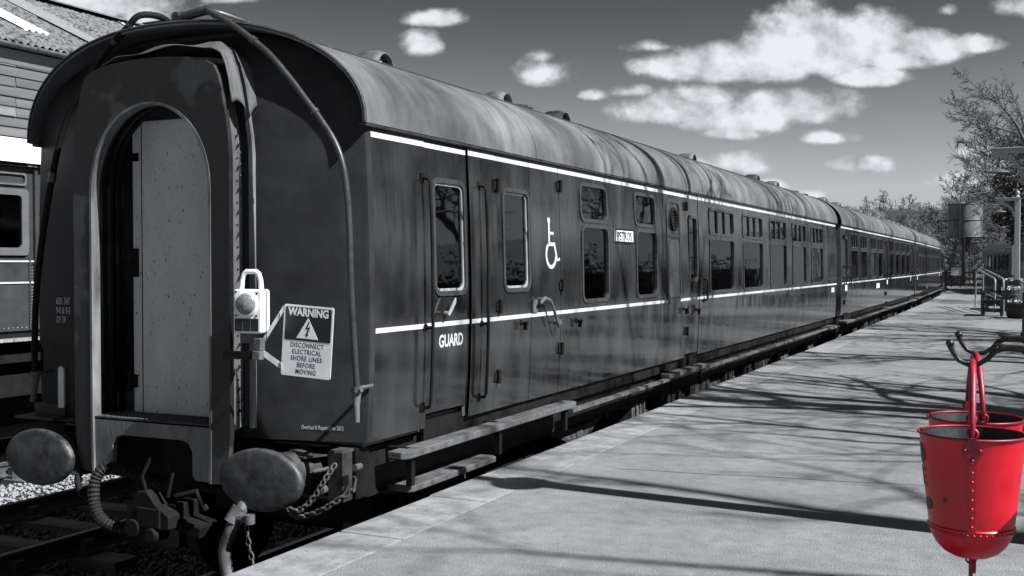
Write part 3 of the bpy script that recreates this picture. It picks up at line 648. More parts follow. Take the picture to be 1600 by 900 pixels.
def make_coach(spec, label, group):
    L_ = spec['L']
    root = empty('railway_coach', (TCX - .008, 5.35, -.915), 0, label, 'railway coach', group)
    body = root      # every mesh is drawn with the platform level at z = 0 and lifted onto the rails by finish_coach()
    # ---- side panels, doors and windows towards the platform
    for sg in spec['segs']:
        nm, y0, y1, z0, z1, d, wins = sg
        holes = [w[:5] for w in wins]
        p = skin(nm, y0, y1, z0, z1, holes, body, d=d)
        for w in wins:
            window(*w[:5], root, d=d, bars=w[5] if len(w) > 5 else (), fm=w[6] if len(w) > 6 else None)
    bk = MB()   # dark gap behind the panel joints
    # far side in one skin with the same openings
    holes = [w[:5] for sg in spec['segs'] for w in sg[6]]
    p = skin('side_panel', 0.03, L_, .365, 2.215, holes, body, sgn=-1)
    for h in holes: window(*h, root, sgn=-1)
    # jambs/posts behind the joints
    for y in spec['joints']: bk.box(side_x(1.0) - .06, side_x(1.0) - .05, y - .03, y + .03, .37, 2.2)
    bk.box(-1.25, 1.25, .05, L_ - .05, .33, .42)
    bk.build('floor', INTER, body)
    # ceiling & partitions & seats
    ce = MB(); pr_ = roof_pts(14, .06)
    ce.strip([[(x, y, z) for x, z in pr_] for y in (.05, L_ - .05)]); ce.build('ceiling', CURT, body, smooth=180)
    for y in spec.get('partitions', []):
        m = MB(); m.box(-1.28, 1.28, y - .02, y + .02, .42, 2.35); m.build('partition', INTER, body)
    for y in spec.get('seats', []):
        for sx in (-1, 1):
            m = MB(); m.box(sx * .78 - .45, sx * .78 + .45, y - .06, y + .06, .45, 1.42); m.box(sx * .78 - .45, sx * .78 + .45, y - .45, y + .45, .62, .82); m.build('seat', SEAT, body, bevel=.04)
    for y in spec.get('curtains', []):
        m = MB(); m.strip([[(1.25 + .018 * math.sin(q * 1.9), y + q * .014, z) for q in range(12)] for z in (1.06, 1.35, 1.7, 2.06)]); m.build('curtain', CURT, body, smooth=180)
    for y in spec.get('tables', []):
        m = MB(); m.box(.35, 1.28, y - .3, y + .3, 1.06, 1.085); m.build('table', WHITE, body)
        m = MB(); m.lathe([(.045, 1.085), (.02, 1.10), (.012, 1.2), (.05, 1.21), (.03, 1.30), (0, 1.30)], 12, Matrix.Translation((1.12, y, 0))); m.build('table_lamp', WORN, body, smooth=40)
    # lining
    for nm, za, zb in (('cantrail_line', 2.138, 2.170), ('waist_line', .998, 1.028)):
        m = MB()
        for sg in spec['segs']:
            y0, y1, d = sg[1], sg[2], sg[5]
            if sg[4] < za: continue
            st = [y0 + (y1 - y0) * i / max(1, int((y1 - y0) / .5)) for i in range(max(1, int((y1 - y0) / .5)) + 1)]
            m.strip([[(side_x(z, y) + d + .0025, y, z) for z in (za, zb)] for y in st])
        m.build(nm, LINE, body, fix=False)
        if nm == 'cantrail_line':
            m = MB(); m.strip([[(side_x(z, y) + .0025, y, z) for z in (2.136, 2.143)] for y in (0.06, .66, L_ / 2, L_)]); 
    # cantrail strip above doors
    m = MB()
    m.box(1.28, 1.334, -.03, L_ + .12, 2.194, 2.216); m.box(-1.334, -1.28, -.03, L_ + .12, 2.194, 2.216); m.build('gutter', GRIME, body, bevel=.006)
    # ---- roof
    m = MB(); op = roof_pts(36); ip = roof_pts(36, .016); n = len(op)
    ye = lambda x, a, b: a - b * (1 - (x / RW) ** 2)
    sts = [('s', 0)] + [(None, .25 + i * (L_ - .5) / 14) for i in range(15)] + [('e', 0)]
    rows_o = []; rows_i = []
    for k, y in sts:
        f = (lambda x: ye(x, -.05, .17)) if k == 's' else ((lambda x: L_ + .12 + .05 * (1 - (x / RW) ** 2)) if k == 'e' else (lambda x, y=y: y))
        rows_o.append([(x, f(x), z) for x, z in op]); rows_i.append([(x, f(x), z) for x, z in ip])
    m.strip(rows_o); m.strip(rows_i); m.strip([rows_o[0], rows_i[0]]); m.strip([rows_o[-1], rows_i[-1]])
    rf = m.build('roof', ROOF, body, smooth=50)
    ys = 2.35
    while ys < L_ - 1:
        m = MB(); m.tube([(x, ys, z + .001) for x, z in roof_pts(28)], .007, 5); m.build('roof_seam', ROOF, rf); ys += 2.42
    for xs_ in (.10, .52, .86):
        zr_ = RZ + RH * (1 - (xs_ / RW) ** 2.22) ** (1 / 2.22)
        for sg in (-1, 1): m = MB(); m.tube([(sg * xs_, y, zr_ + .001) for y in (-.1, L_ * .5, L_ + .1)], .008, 5); m.build('roof_seam', GRIME, rf)
    m = MB(); fn = [(x * 1.003, ye(x, -.054, .17), z + .004) for x, z in op]; m.tube(fn, .009, 6); m.build('roof_end_bead', GRIME, rf, smooth=60)
    for v in spec['vents']: roof_vent(root, *v)
    # ---- ends
    def endpanel(y0, sgny, hole):
        m = MB(); us = [1, .995, .98] ; rows = []
        zs = [.365, .42, .6, .9, 1.2, 1.5, 1.8, 2.0, 2.1, 2.19, 2.25, 2.32, 2.38, 2.45, 2.52, 2.6, 2.68, 2.74, 2.79, 2.82]
        for z in zs:
            xm = roof_xmax(z); row = []
            for q in ((0, .045), (.004, .028), (.013, .012), (.03, .003)): row.append((xm - q[0], y0 + sgny * q[1], z))
            for x in (.68, .60, .50, 0):
                xx = min(x, xm - .03 - .004 * (4 - (.68, .60, .50, 0).index(x))); row.append((xx, y0 - sgny * .2 * max(0, (min(1.285, xm - .03) - max(.60, xx))), z))
            row = row + [(-p[0], p[1], p[2]) for p in reversed(row[:-1])]
            rows.append(row)
        m.strip(rows)
        if hole:
            nc = len(rows[0]) - 1; keep = []; mi = []
            for i, f in enumerate(m.f):
                r_, c = divmod(i, nc)
                if zs[r_] >= .42 and zs[r_ + 1] <= 2.33 and 6 <= c <= nc - 7: continue
                keep.append(f)
            m.f = keep; m.mi = [0] * len(keep)
        return m.build('end_panel', ENDP, body, smooth=30)
    endpanel(0, 1, spec.get('front', False)); endpanel(L_, -1, False)
    # ---- underframe
    m = MB()
    for sg in (-1, 1):
        m.box(sg * 1.20 - .03, sg * 1.20 + .03, .02, L_ - .02, .02, .31)
    m.box(-1.23, 1.23, .0, .06, .02, .31); m.box(-1.23, 1.23, L_ - .06, L_, .02, .31)
    m.build('solebar', BLACK, root)
    m = MB(); m.box(1.262, 1.285, .7, L_ - .05, .255, .40); m.build('valance', BLACK, root)
    m = MB(); a, b = spec['rail']; m.box(1.345, 1.40, a, b, .185, .212)
    y = a + .8
    m.build('footboard_rail', GRIME2, root)
    und = root
    bogie(und, 2.55); bogie(und, L_ - 2.6)
    m = MB()
    for sg in (-1, 1):   # truss rods and queen posts
        m.tube([(sg * 1.12, 4.6, .05), (sg * 1.12, 6.8, -.38), (sg * 1.12, L_ - 6.8, -.38), (sg * 1.12, L_ - 4.6, .05)], .03, 6)
        for yy in (6.8, L_ - 6.8): m.box(sg * 1.12 - .04, sg * 1.12 + .04, yy - .04, yy + .04, -.40, .05)
    m.build('truss', GRIME, und)
    r2 = random.Random(3)
    y = 5.1
    while y < L_ - 5:
        w = r2.uniform(.25, .9); h = r2.uniform(.2, .45); m = MB(); m.box(.75, 1.17, y, y + w, -.02 - h, .03)
        for q in range(3): m.box(1.17, 1.19, y + w * (.2 + .3 * q), y + w * (.2 + .3 * q) + .03, -.02 - h, .0)
        m.tube([(1.2, y + .05, -.05), (1.2, y + .05, -.05 - h * .9)], .015, 6); m.tube([(1.16, y + w * .5, -h * .5), (1.24, y + w * .5, -h * .5)], .035, 10)
        m.build('equipment_box', r2.choice([GRIME, GRIME2, GRIME2, GRIME]), und, bevel=.01)  # paler steel on some boxes stands in for light below the floor
        if r2.random() < .6:
            m = MB(); M = Matrix.Translation((1.0, y + w + .12, -.2)) @ Matrix.Rotation(PI / 2, 4, 'X'); m.lathe([(0, -.35), (.13, -.33), (.14, -.28), (.14, .28), (.13, .33), (0, .35)], 16, M @ Matrix.Translation((0, 0, -.3))); m.build('air_reservoir', GRIME, und, smooth=40)
        y += w + r2.uniform(.3, .9)
    for (ya, yb, x0, x1, z, th_, nb_) in spec['steps']:
        m = MB(); c = .035
        m.prism([(x0, ya), (x1 - c, ya), (x1, ya + c), (x1, yb - c), (x1 - c, yb), (x0, yb)], lambda u, v, dd: (u, v, dd), z - th_, z)
        st = m.build('footboard', GRIME2, root, bevel=.006)
        m = MB()
        k = max(2, int((yb - ya) / .9))
        for i in range(k):
            yy = ya + .15 + (yb - ya - .3) * i / (k - 1)
            m = MB(); m.box(x0 + .05, x1 - .08, yy - .02, yy + .02, z - th_ - .012, z - th_); m.box(x0 + .05, x0 + .09, yy - .02, yy + .02, z - th_ - .18, z - th_); m.box(1.16, x0 + .06, yy - .02, yy + .02, z - th_ - .03, z - th_ + .05)
            m.build('step_bracket', BLACK, st)
    # gangway bellows at the coupled end
    m = MB()
    for i in range(6):
        y = L_ + .16 + i * .055; m.ring([(.60, .42), (.60, 2.3), (.45, 2.55), (-.45, 2.55), (-.60, 2.3), (-.60, .42)], [(.5, .48), (.5, 2.25), (.4, 2.45), (-.4, 2.45), (-.5, 2.25), (-.5, .48)], lambda u, v, dd: (u, dd, v), y, y + .03)
    m.build('gangway_bellows', BLACK, body)
    m = MB()
    for sg in (-1, 1):
        m.tube([(sg * .868, L_ + .02, .18), (sg * .868, L_ + .26, .18)], .09, 12); m.lathe([(0, 0), (.1, 0), (.24, .02), (.24, .04), (0, .05)], 20, Matrix.Translation((sg * .868, L_ + .24, .18)) @ Matrix.Rotation(-PI / 2, 4, 'X'), sy=.75)
    m.build('buffer_pair', BLACK, root, smooth=40)
    return root
def finish_coach(root):
    for c in kids(root): c.location.z += .915

GRP = 'coaches of the train standing at the platform'
UW, LW = (1.765, 2.055), (1.075, 1.705)
def saloon(y, w=1.17):
    return [(y, y + w, UW[0], UW[1], .05, [(y + w * .33, y + w * .36, UW[0], UW[1]), (y + w * .64, y + w * .67, UW[0], UW[1])]), (y, y + w, LW[0], LW[1], .06)]
L1 = 16.88
spec1 = dict(L=L1, front=True, rail=(2.95, 15.6),
    segs=[('side_panel', .045, .655, .365, 2.215, 0, []),
          ('guard_door', .662, 1.232, .45, 2.215, -.012, [(.765, 1.185, 1.215, 1.94, .06, (), FRAME)]),
          ('side_panel', 1.240, 1.653, .365, 2.215, .004, []),
          ('luggage_door', 1.661, 2.233, .365, 2.215, 0, [(1.765, 2.20, 1.215, 1.94, .06, (), None)]),
          ('luggage_door', 2.241, 2.812, .365, 2.215, 0, []),
          ('side_panel', 2.820, 6.418, .365, 2.215, 0, [(3.28, 3.91, 1.78, 2.08, .07), (3.30, 3.93, 1.09, 1.725, .07), (4.69, 5.31, 1.785, 2.08, .07), (4.72, 5.35, 1.09, 1.725, .07)]),
          ('passenger_door', 6.426, 6.942, .40, 2.215, -.004, [(6.55, 6.86, 1.225, 1.93, .05)]),
          ('side_panel', 6.950, 16.20, .365, 2.215, 0, sum([saloon(7.41 + k * 1.683) for k in range(5)], [])),
          ('side_panel', 16.208, L1 - .01, .365, 2.215, 0, [])],
    joints=[.658, 1.236, 1.657, 2.237, 2.816, 6.422, 6.946, 16.204], partitions=[.13, 2.9, 6.35, 7.1, 16.0],
    seats=[7.6 + i * 1.683 for i in range(5)], tables=[8.0 + i * 1.683 for i in range(5)], curtains=[7.42 + i * 1.683 for i in range(5)] + [8.42 + i * 1.683 for i in range(5)],
    vents=[(1.73, .25), (3.86, .25), (4.43, .25, 1), (5.28, .25), (10.15, .25), (14.3, .25), (16.0, .25)],
    steps=[(.20, 2.92, 1.325, 1.455, .288, .045, 3), (.35, 1.55, 1.18, 1.40, .055, .04, 2), (5.6, 7.0, 1.31, 1.44, .262, .045, 3), (15.7, 16.8, 1.2, 1.44, .22, .045, 2)])
c1 = make_coach(spec1, 'nearest dark coach with the open end gangway, GUARD door and arched end pipes', GRP)

# ---- fittings on the platform side of the first coach
def sp(y, z, d=0): return (side_x(z, y) + d, y, z)
rail_part(c1, .61, .50, 1.94); rail_part(c1, 1.385, .48, 1.94)
rail_part(c1, 7.12, .985, 1.23, .05)
for y, zs in ((1.657, (1.96, 1.10, .60)), (2.816, (2.03, 1.23, .72)), (6.422, (2.04, .66)),):
    for z in zs: share('door_hinge', hinge_mesh(), c1, sp(y, z))
for y, z in ((2.05, .965), (3.15, .93), (6.30, .91), (6.80, .885)): share('door_stop', knob_mesh(), c1, sp(y, z))
m = MB(); m.tube([sp(.87, 1.085), sp(.87, 1.085, .035)], .012, 8); m.tube([sp(.855, 1.07, .035), sp(.88, 1.10, .038), sp(.925, 1.155, .042), sp(.94, 1.18, .042)], [.009, .012, .012, .005], 8)
m.build('door_handle', WORN, c1, smooth=40)
for z in (1.075, 1.17): m = MB(); m.tube([sp(.745, z), sp(.745, z, .01)], .013, 10); m.build('keyhole', BLACK, c1)
m = MB(); m.box(side_x(1.08) - .004, side_x(1.08) + .012, 2.245, 2.33, 1.03, 1.13); m.tube([sp(2.36, 1.13), sp(2.36, 1.13, .05)], .016, 8); m.tube([sp(2.30, 1.10, .045), sp(2.38, 1.14, .05), sp(2.47, 1.12, .055), sp(2.52, 1.06, .06), sp(2.62, .93, .062), sp(2.64, .90, .06)], [.012, .016, .014, .012, .012, .010], 8)
m.tube([sp(2.70, .94), sp(2.70, .94, .05)], .022, 10); m.build('luggage_door_latch', GRIME2, c1, smooth=40)
for y in (16.28, 16.46): m = MB(); m.box(side_x(.92) - .001, side_x(.92) + .004, y, y + .11, .86, .95); m.build('data_plate', SIGNW, c1)
m = MB(); m.box(side_x(.92) - .001, side_x(.92) + .004, 6.52, 6.76, .85, .94); pl = m.build('data_plate', GRIME2, c1)
# toilet/luggage louvre panel (window 5)
fn = lambda u, v, q: (side_x(v, u) + q, u, v)
m = MB(); m.ring(rrect(5.70, 6.20, .985, 2.10, .10), rrect(5.745, 6.155, 1.03, 2.055, .08), fn, -.005, .010); pf = m.build('recessed_panel_frame', FRAME, c1)
ov = [(5.95 + .13 * math.cos(2 * PI * i / 20), 1.88 + .125 * math.sin(2 * PI * i / 20)) for i in range(20)]; ov2 = [(5.95 + .10 * math.cos(2 * PI * i / 20), 1.88 + .095 * math.sin(2 * PI * i / 20)) for i in range(20)]
m = MB(); m.ring(ov, ov2, fn, -.002, .022)
for i in range(5):
    zz = 1.81 + i * .03; m.box(side_x(1.88) + .004, side_x(1.88) + .012, 5.86, 6.04, zz, zz + .012)
m.build('oval_vent', BLACK, pf)
m = MB(); m.prism(rrect(5.765, 6.135, 1.05, 1.66, .06), fn, .002, .005); m.build('frosted_pane', mat('frosted_glass', .06, .3, var=.15, scale=5, bump=.1), pf)
m = MB(); m.prism([(5.745, 1.695), (6.155, 1.695), (6.155, 1.715), (5.745, 1.715)], fn, 0, .009); m.build('cross_bar', FRAME, pf)
for ya, yb in ((.765, 1.185), (1.765, 2.20)):
    m = MB(); m.ring(rrect(ya + .004, yb - .004, 1.219, 1.936, .056), rrect(ya + .028, yb - .028, 1.243, 1.912, .04), fn, -.026, -.006 if ya > 1 else -.016); m.build('window_bead', WORN, c1)
# name board, lettering, wheelchair symbol
xa = side_x(1.66)
m = MB(); m.prism(rrect(4.08, 4.60, 1.600, 1.728, .008, 3), fn, .004, .014); nb_ = m.build('name_board', SIGNW, c1)
m = MB(); m.ring(rrect(4.08, 4.60, 1.600, 1.728, .008, 3), rrect(4.092, 4.588, 1.612, 1.716, .004, 3), fn, .014, .018); m.build('board_edge', BLACK, nb_)
text('board_lettering', 'PETROS', .112, SIGNB, Matrix.Translation((xa + .0165, 4.34, 1.622)) @ MX, nb_, align='CENTER', bold=.0012, sx=1.0, kern=1.05)
def tilt(y, z): # orientation of lettering laid on the curved side
    n = side_n(z); return Matrix.Translation((side_x(z, y), y, z)) @ Matrix.Rotation(-math.asin(n.z), 4, 'Y')
text('guard_lettering', 'GUARD', .112, LINE, Matrix.Translation((-.009, 0, 0)) @ tilt(1.0, .865) @ MX @ Matrix.Translation((-.19, 0, 0)), c1, bold=.003, sx=.86)
m = MB()
cy, cz = 2.62, 1.475; out = []; inn = []
for i in range(17):
    a = R(128 + i * 14.2); out.append((cy + .112 * math.cos(a), cz + .112 * math.sin(a))); inn.append((cy + .082 * math.cos(a), cz + .082 * math.sin(a)))
sb = lambda pts: m.prism(pts, fn, .0015, .0035)
for i in range(16): sb([out[i], out[i + 1], inn[i + 1], inn[i]])
hd = [(2.585 + .026 * math.cos(2 * PI * i / 14), 1.745 + .026 * math.sin(2 * PI * i / 14)) for i in range(14)]; sb(hd)
sb([(2.568, 1.545), (2.598, 1.545), (2.600, 1.725), (2.572, 1.725)]); sb([(2.598, 1.545), (2.70, 1.545), (2.70, 1.573), (2.598, 1.573)]); sb([(2.598, 1.635), (2.675, 1.635), (2.675, 1.657), (2.599, 1.657)])
sb([(2.675, 1.545), (2.703, 1.560), (2.752, 1.435), (2.728, 1.425)]); sb([(2.728, 1.423), (2.752, 1.437), (2.790, 1.455), (2.797, 1.432)])
m.build('wheelchair_symbol', LINE, c1)
# window labels seen inside the guard's windows
m = MB(); m.box(1.28, 1.283, 1.82, 2.12, 1.42, 1.60); m.build('window_notice', SIGNW, c1)
for q in ((1.83, 1.96, 1.24, 1.38), (2.0, 2.1, 1.24, 1.33), (.84, 1.0, 1.32, 1.52)): m = MB(); m.box(1.27, 1.273, *q); m.build('window_notice', WORN, c1)

# ---- the gangway end
def resample(pts, n):
    d = [0]
    for a, b in zip(pts[:-1], pts[1:]): d.append(d[-1] + math.hypot(b[0] - a[0], b[1] - a[1]))
    out = []
    for i in range(n):
        t = d[-1] * i / (n - 1); k = max(j for j in range(len(d)) if d[j] <= t + 1e-9); k = min(k, len(pts) - 2)
        u = (t - d[k]) / max(1e-9, d[k + 1] - d[k]); out.append((pts[k][0] + (pts[k + 1][0] - pts[k][0]) * u, pts[k][1] + (pts[k + 1][1] - pts[k][1]) * u))
    return out
def arch_out(hw, top, bot=.45, sh=.0):
    half = [(hw, bot)] + [(hw, bot + (2.05 - bot) * i / 8) for i in range(1, 9)]
    sc = [(1.0, 0), (.985, .18), (.955, .38), (.915, .60), (.87, .78), (.81, .88), (.70, .935), (.50, .97), (.25, .992), (0, 1.0)]
    half += [(hw * a, 2.05 + (top - 2.05) * b) for a, b in sc[1:]]
    return half + [(-a, b) for a, b in reversed(half[:-1])]
def arch_in(hw, spring, top, bot):
    half = [(hw, bot + (spring - bot) * i / 8) for i in range(9)] + [(hw * math.cos(R(a)), spring + (top - spring) * math.sin(R(a))) for a in range(9, 91, 9)]
    return half + [(-a, b) for a, b in reversed(half[:-1])]
fy = lambda u, v, d: (u, d, v)
GX = -.017
def U(mb, o, i_, y0, y1):
    """open horseshoe plate between an outer and an inner outline"""
    n = len(o); V = []
    for y in (y0, y1): V += [(u + GX, y, v) for u, v in o] + [(u + GX, y, v) for u, v in i_]
    F = []
    for k in range(n - 1):
        F += [(k, k + 1, n + k + 1, n + k), (2 * n + k, 3 * n + k, 3 * n + k + 1, 2 * n + k + 1), (k, 2 * n + k, 2 * n + k + 1, k + 1), (n + k, n + k + 1, 3 * n + k + 1, 3 * n + k)]
    F += [(0, n, 3 * n, 2 * n), (n - 1, 3 * n - 1, 4 * n - 1, 2 * n - 1)]
    mb.add(V, F)
N_ = 61
leg = [(.555, .115), (.585, .20), (.605, .33), (.612, .45)]
fo_ = leg + arch_out(.612, 2.635, .55)[1:-1] + [(-a, b) for a, b in reversed(leg)]
face_o = resample([(.47, .112)] + fo_ + [(-.47, .112)], 121)
face_i = arch_in(.476, 1.86, 2.375, .42); face_i = resample([(.47, .115), (.476, .42)] + face_i[1:-1] + [(-.476, .42), (-.47, .115)], 121)
# pair the two outlines by height so that the plate does not twist
def pair(o, i_, n=90):
    ci = []; 
    res_o = resample(o, n); res_i = resample(i_, n); return res_o, res_i
po, pi_ = pair(face_o, face_i)
m = MB(); U(m, po, pi_, -.335, -.300); face = m.build('gangway_face_plate', GANG, c1, smooth=25)
m = MB(); io = [(u * 1.0, v) for u, v in pi_]; ii = [(u * .965, v if v < 1.0 else v - .016 * min(1, (v - 1.0))) for u, v in pi_]
U(m, io, ii, -.338, -.27); m.build('gangway_opening_rim', GANGW, c1, smooth=40)  # pale rim colour stands in for sun on the jamb
m = MB(); tun = arch_in(.50, 1.86, 2.40, .42)
m.strip([[(u + GX, y, v) for u, v in tun] for y in (-.27, -.2, -.12, -.05, .02, .10)]); m.build('gangway_tunnel', BLACK, c1, smooth=60, fix=False)
m = MB()
for k in range(5):
    yy = -.24 + k * .065; tt = arch_in(.50, 1.86, 2.40, .42); t2 = arch_in(.485, 1.86, 2.38, .42); U(m, tt, t2, yy, yy + .02)
m.build('tunnel_rib', GANG, c1, smooth=60)
# skirt under the doorway
sk = [(.472, .455), (.472, .115), (.335, .120), (.315, .15), (.312, .29), (.285, .335), (.24, .352), (-.24, .352), (-.285, .335), (-.312, .29), (-.315, .15), (-.335, .120), (-.472, .115), (-.472, .455)]
m = MB(); m.prism([(u + GX, v) for u, v in sk], fy, -.322, -.285); m.build('gangway_skirt', GANGW, c1, bevel=.006)
m = MB(); m.box(-.50 + GX, .50 + GX, -.322, .15, .44, .458)
plate = m.build('tread_plate', GRIME, c1)
m = MB()
for i in range(34):
    for j in range(13):
        x = -.46 + i * .028 + GX; y = -.29 + j * .034; a = .7 if (i + j) % 2 else -.7
        m.box(-.011, .011, -.0035, .0035, .458, .4615, Matrix.Translation((x, y, 0)) @ Matrix.Rotation(a, 4, 'Z'))
tp = m.build('tread_pattern', GRIME2, plate); tag(tp, kind='stuff')
# vestibule walls around the door so that the inside is closed
m = MB(); m.box(-.375, .45, -.095, -.06, .462, 2.30); dr = m.build('gangway_door', DOORG, c1, bevel=.006)
m = MB(); m.box(-.30, -.295, -.098, -.094, .465, 2.295); m.build('door_seam', BLACK, dr)
m = MB(); m.box(-.47, .47, -.10, -.06, 2.302, 2.40); m.box(-.49, -.378, -.05, -.02, .46, 2.40); m.build('door_frame', GANG, c1)
m = MB(); m.box(-.375, -.325, -.11, -.094, 1.32, 1.50); m.build('door_lock', BLACK, dr)
m = MB(); m.box(-.36, -.32, -.108, -.094, 2.05, 2.10); m.build('door_catch', BLACK, dr)
m = MB(); m.box(-.40, -.34, -.115, -.094, .62, .70); m.tube([(-.385, -.12, .60), (-.385, -.12, .72)], .014, 8); m.build('door_bolt', BLACK, dr)
# the stepped edges of the folded bellows, seen on the platform side
lays = [(.585, 2.60, -.300, -.215, .02, CANVAS), (.50, 2.50, -.215, -.205, .02, BLACK), (.545, 2.545, -.205, -.135, .012, GANGW), (.52, 2.52, -.135, -.095, .02, BLACK), (.575, 2.57, -.095, -.075, .02, GRIME), (.56, 2.55, -.075, -.035, .02, BLACK), (.642, 2.66, -.16, -.115, .03, GANGW)]
for k, (hw, tp_, y0, y1, th_, mt) in enumerate(lays):
    o = arch_out(hw, tp_, .43); i_ = arch_out(hw - th_, tp_ - th_, .43); m = MB(); U(m, o, i_, y0, y1); m.build('bellows_frame', mt, c1, smooth=30)
o = arch_out(.60, 2.62, .40); i_ = arch_out(.49, 2.42, .40); m = MB(); U(m, o, i_, -.11, -.10); m.build('bellows_backing', BLACK, c1, smooth=40)
m = MB()
for k in range(24):
    z = .5 + k * .068
    for yy, hw in ((-.152, .545), (-.188, .545)):
        m.lathe([(.0065, 0), (.005, .005), (0, .007)], 6, Matrix.Translation((hw + GX, yy, z)) @ Matrix.Rotation(PI / 2, 4, 'Y'))
m.build('rivet_row', WORN, c1)
m = MB()
for k in range(13):
    z = .58 + k * .13; m.tube([(.52 + GX, -.21, z), (.592 + GX, -.235, z + .012)], .006, 5); m.add([(.588 + GX, -.20, z - .04), (.588 + GX, -.25, z - .075), (.588 + GX, -.225, z - .03)], [(0, 1, 2)])
m.build('lacing_hook', BLACK, c1)
# canvas hood draped over the top and hanging at the corner
path = [(-.40, 2.628), (-.25, 2.648), (0, 2.665), (.2, 2.668), (.36, 2.665), (.47, 2.65), (.54, 2.61), (.575, 2.54), (.60, 2.46), (.615, 2.38), (.625, 2.32)]
pp = resample(path, 46); rows = []
for j in range(22):
    v = j / 21; y = -.315 + .245 * v; row = []
    for i, (x, z) in enumerate(pp):
        t = i / 45; hang = max(0, (t - .68) / .32); fold = math.sin(v * 11 + t * 5) * .5 + math.sin(v * 23 + 1.3) * .25
        zz = z + .012 * math.sin(t * 17 + v * 6) * (1 - hang) + (.02 + .035 * math.sin(PI * v)) * (1 - hang) * min(1, t * 4)
        xx = x + GX + fold * .028 * hang + .02 * math.sin(PI * v) * hang
        zz += hang ** 2 * (.05 * math.sin(v * 8.5 + .6) - .02)
        if t < .08: zz -= .01
        row.append((xx, y, zz))
    rows.append(row)
m = MB(); m.strip(rows); hd_ = m.build('canvas_hood', CANVAS, c1, smooth=180); hd_.modifiers.new('thickness', 'SOLIDIFY').thickness = .004

# arched steam/vacuum pipes over the end
for sg in (1, -1):
    pts = [(.355, 2.90), (.55, 2.79), (.777, 2.625), (.93, 2.47), (1.046, 2.335), (1.16, 2.20), (1.263, 2.045), (1.315, 1.86), (1.338, 1.60), (1.345, 1.30), (1.345, .95), (1.342, .68)]
    if sg < 0: pts = [(.32, 2.865), (.51, 2.72), (.735, 2.475), (.89, 2.218), (1.025, 1.746), (1.118, 1.245), (1.172, .80), (1.182, .66)]
    P3 = [(sg * u, (-.215 if sg > 0 else -.19) if v > 1.2 else -.14 - .075 * (v - .6) / .6, v) for u, v in pts]
    P3 = [(sg * .30, -.10, 2.90), (sg * .32, -.18, 2.915)] + P3 if sg > 0 else [(sg * .18, .10, 2.90), (sg * .19, -.02, 2.955), (sg * .24, -.16, 2.945)] + P3
    m = MB(); 
    # smooth the run with a Catmull-Rom pass
    q = []
    for i in range(len(P3) - 1):
        p0, p1, p2, p3 = [Vector(P3[max(0, min(len(P3) - 1, j))]) for j in (i - 1, i, i + 1, i + 2)]
        for k in range(4):
            t = k / 4; q.append(.5 * ((2 * p1) + (-p0 + p2) * t + (2 * p0 - 5 * p1 + 4 * p2 - p3) * t * t + (-p0 + 3 * p1 - 3 * p2 + p3) * t ** 3))
    q.append(Vector(P3[-1]))
    m.tube(q, .0185 if sg > 0 else .021, 10); pi2 = m.build('end_pipe', PIPE if sg > 0 else BLACK, c1, smooth=60)
    m = MB(); b = Vector(P3[-1]); m.tube([b + Vector((0, 0, .03)), b + Vector((0, 0, .0))], .034, 10); m.tube([b + Vector((-.03 * sg, 0, .015)), b + Vector((.045 * sg, -.02, .015))], .012, 6); m.tube([b, b + Vector((.002, -.01, -.08)), b + Vector((.012 * sg, -.02, -.17))], [.026, .02, .017], 8)
    m.tube([b + Vector((0, .01, .02)), b + Vector((0, .16, .02))], .012, 6); m.build('pipe_end_socket', GRIME2, pi2, smooth=50)
    for k in (11, 14, 26): m = MB(); m.tube([q[k], q[k].lerp(q[k + 1], .5)], .025, 10); m.build('pipe_clip', PIPE, pi2)
m = MB(); m.tube([(.10, -.20, 2.885), (.32, -.20, 2.915), (.40, -.16, 2.89), (.46, .3, 2.86), (.50, .9, 2.845)], [.030, .03, .022, .016, .014], 8); m.tube([(.10, -.22, 2.88), (.11, -.17, 2.89)], .042, 10)
m.build('roof_handrail', PIPE, c1, smooth=50)

# end lettering, warning board, box lamp are below; buffers, hoses, couplings, chains
for sg, mt in ((1, BUFF), (-1, BUFF)):
    c = Vector((sg * .868 - .02, -.40, .18)); M = Matrix.Translation(c) @ Matrix.Rotation(PI / 2, 4, 'X')
    m = MB(); prof = [(0, .016)] + [(r_ / 10, .016 - .010 * (r_ / 9) ** 2) for r_ in range(1, 10)] + [(.945, .004), (.985, -.004), (1.0, -.014), (1.0, -.034), (.93, -.042), (.4, -.05), (0, -.05)]
    m.lathe([(r_ * .288, z) for r_, z in prof], 48, M, 1, .62); h = m.build('buffer_head', mt, c1, smooth=45)
    m = MB(); M2 = Matrix.Translation((sg * .868, -.36, .18)) @ Matrix.Rotation(-PI / 2, 4, 'X'); m.lathe([(.085, 0), (.085, .14), (.12, .15), (.125, .19), (.13, .30), (.155, .36), (.16, .40), (0, .40)], 24, M2)
    m.box(sg * .868 - .19, sg * .868 + .19, -.02, .01, .02, .34); m.prism([(-.19, .0), (.19, .0), (.12, .16), (-.12, .16)], lambda u, v, d: (sg * .868 + u, .0 - v, d), .275, .285)
    m.build('buffer_shank', GRIME, h, smooth=40)
m = MB(); m.box(-1.25, 1.25, -.02, .12, .03, .335); m.build('headstock', BLACK, c1, bevel=.01)
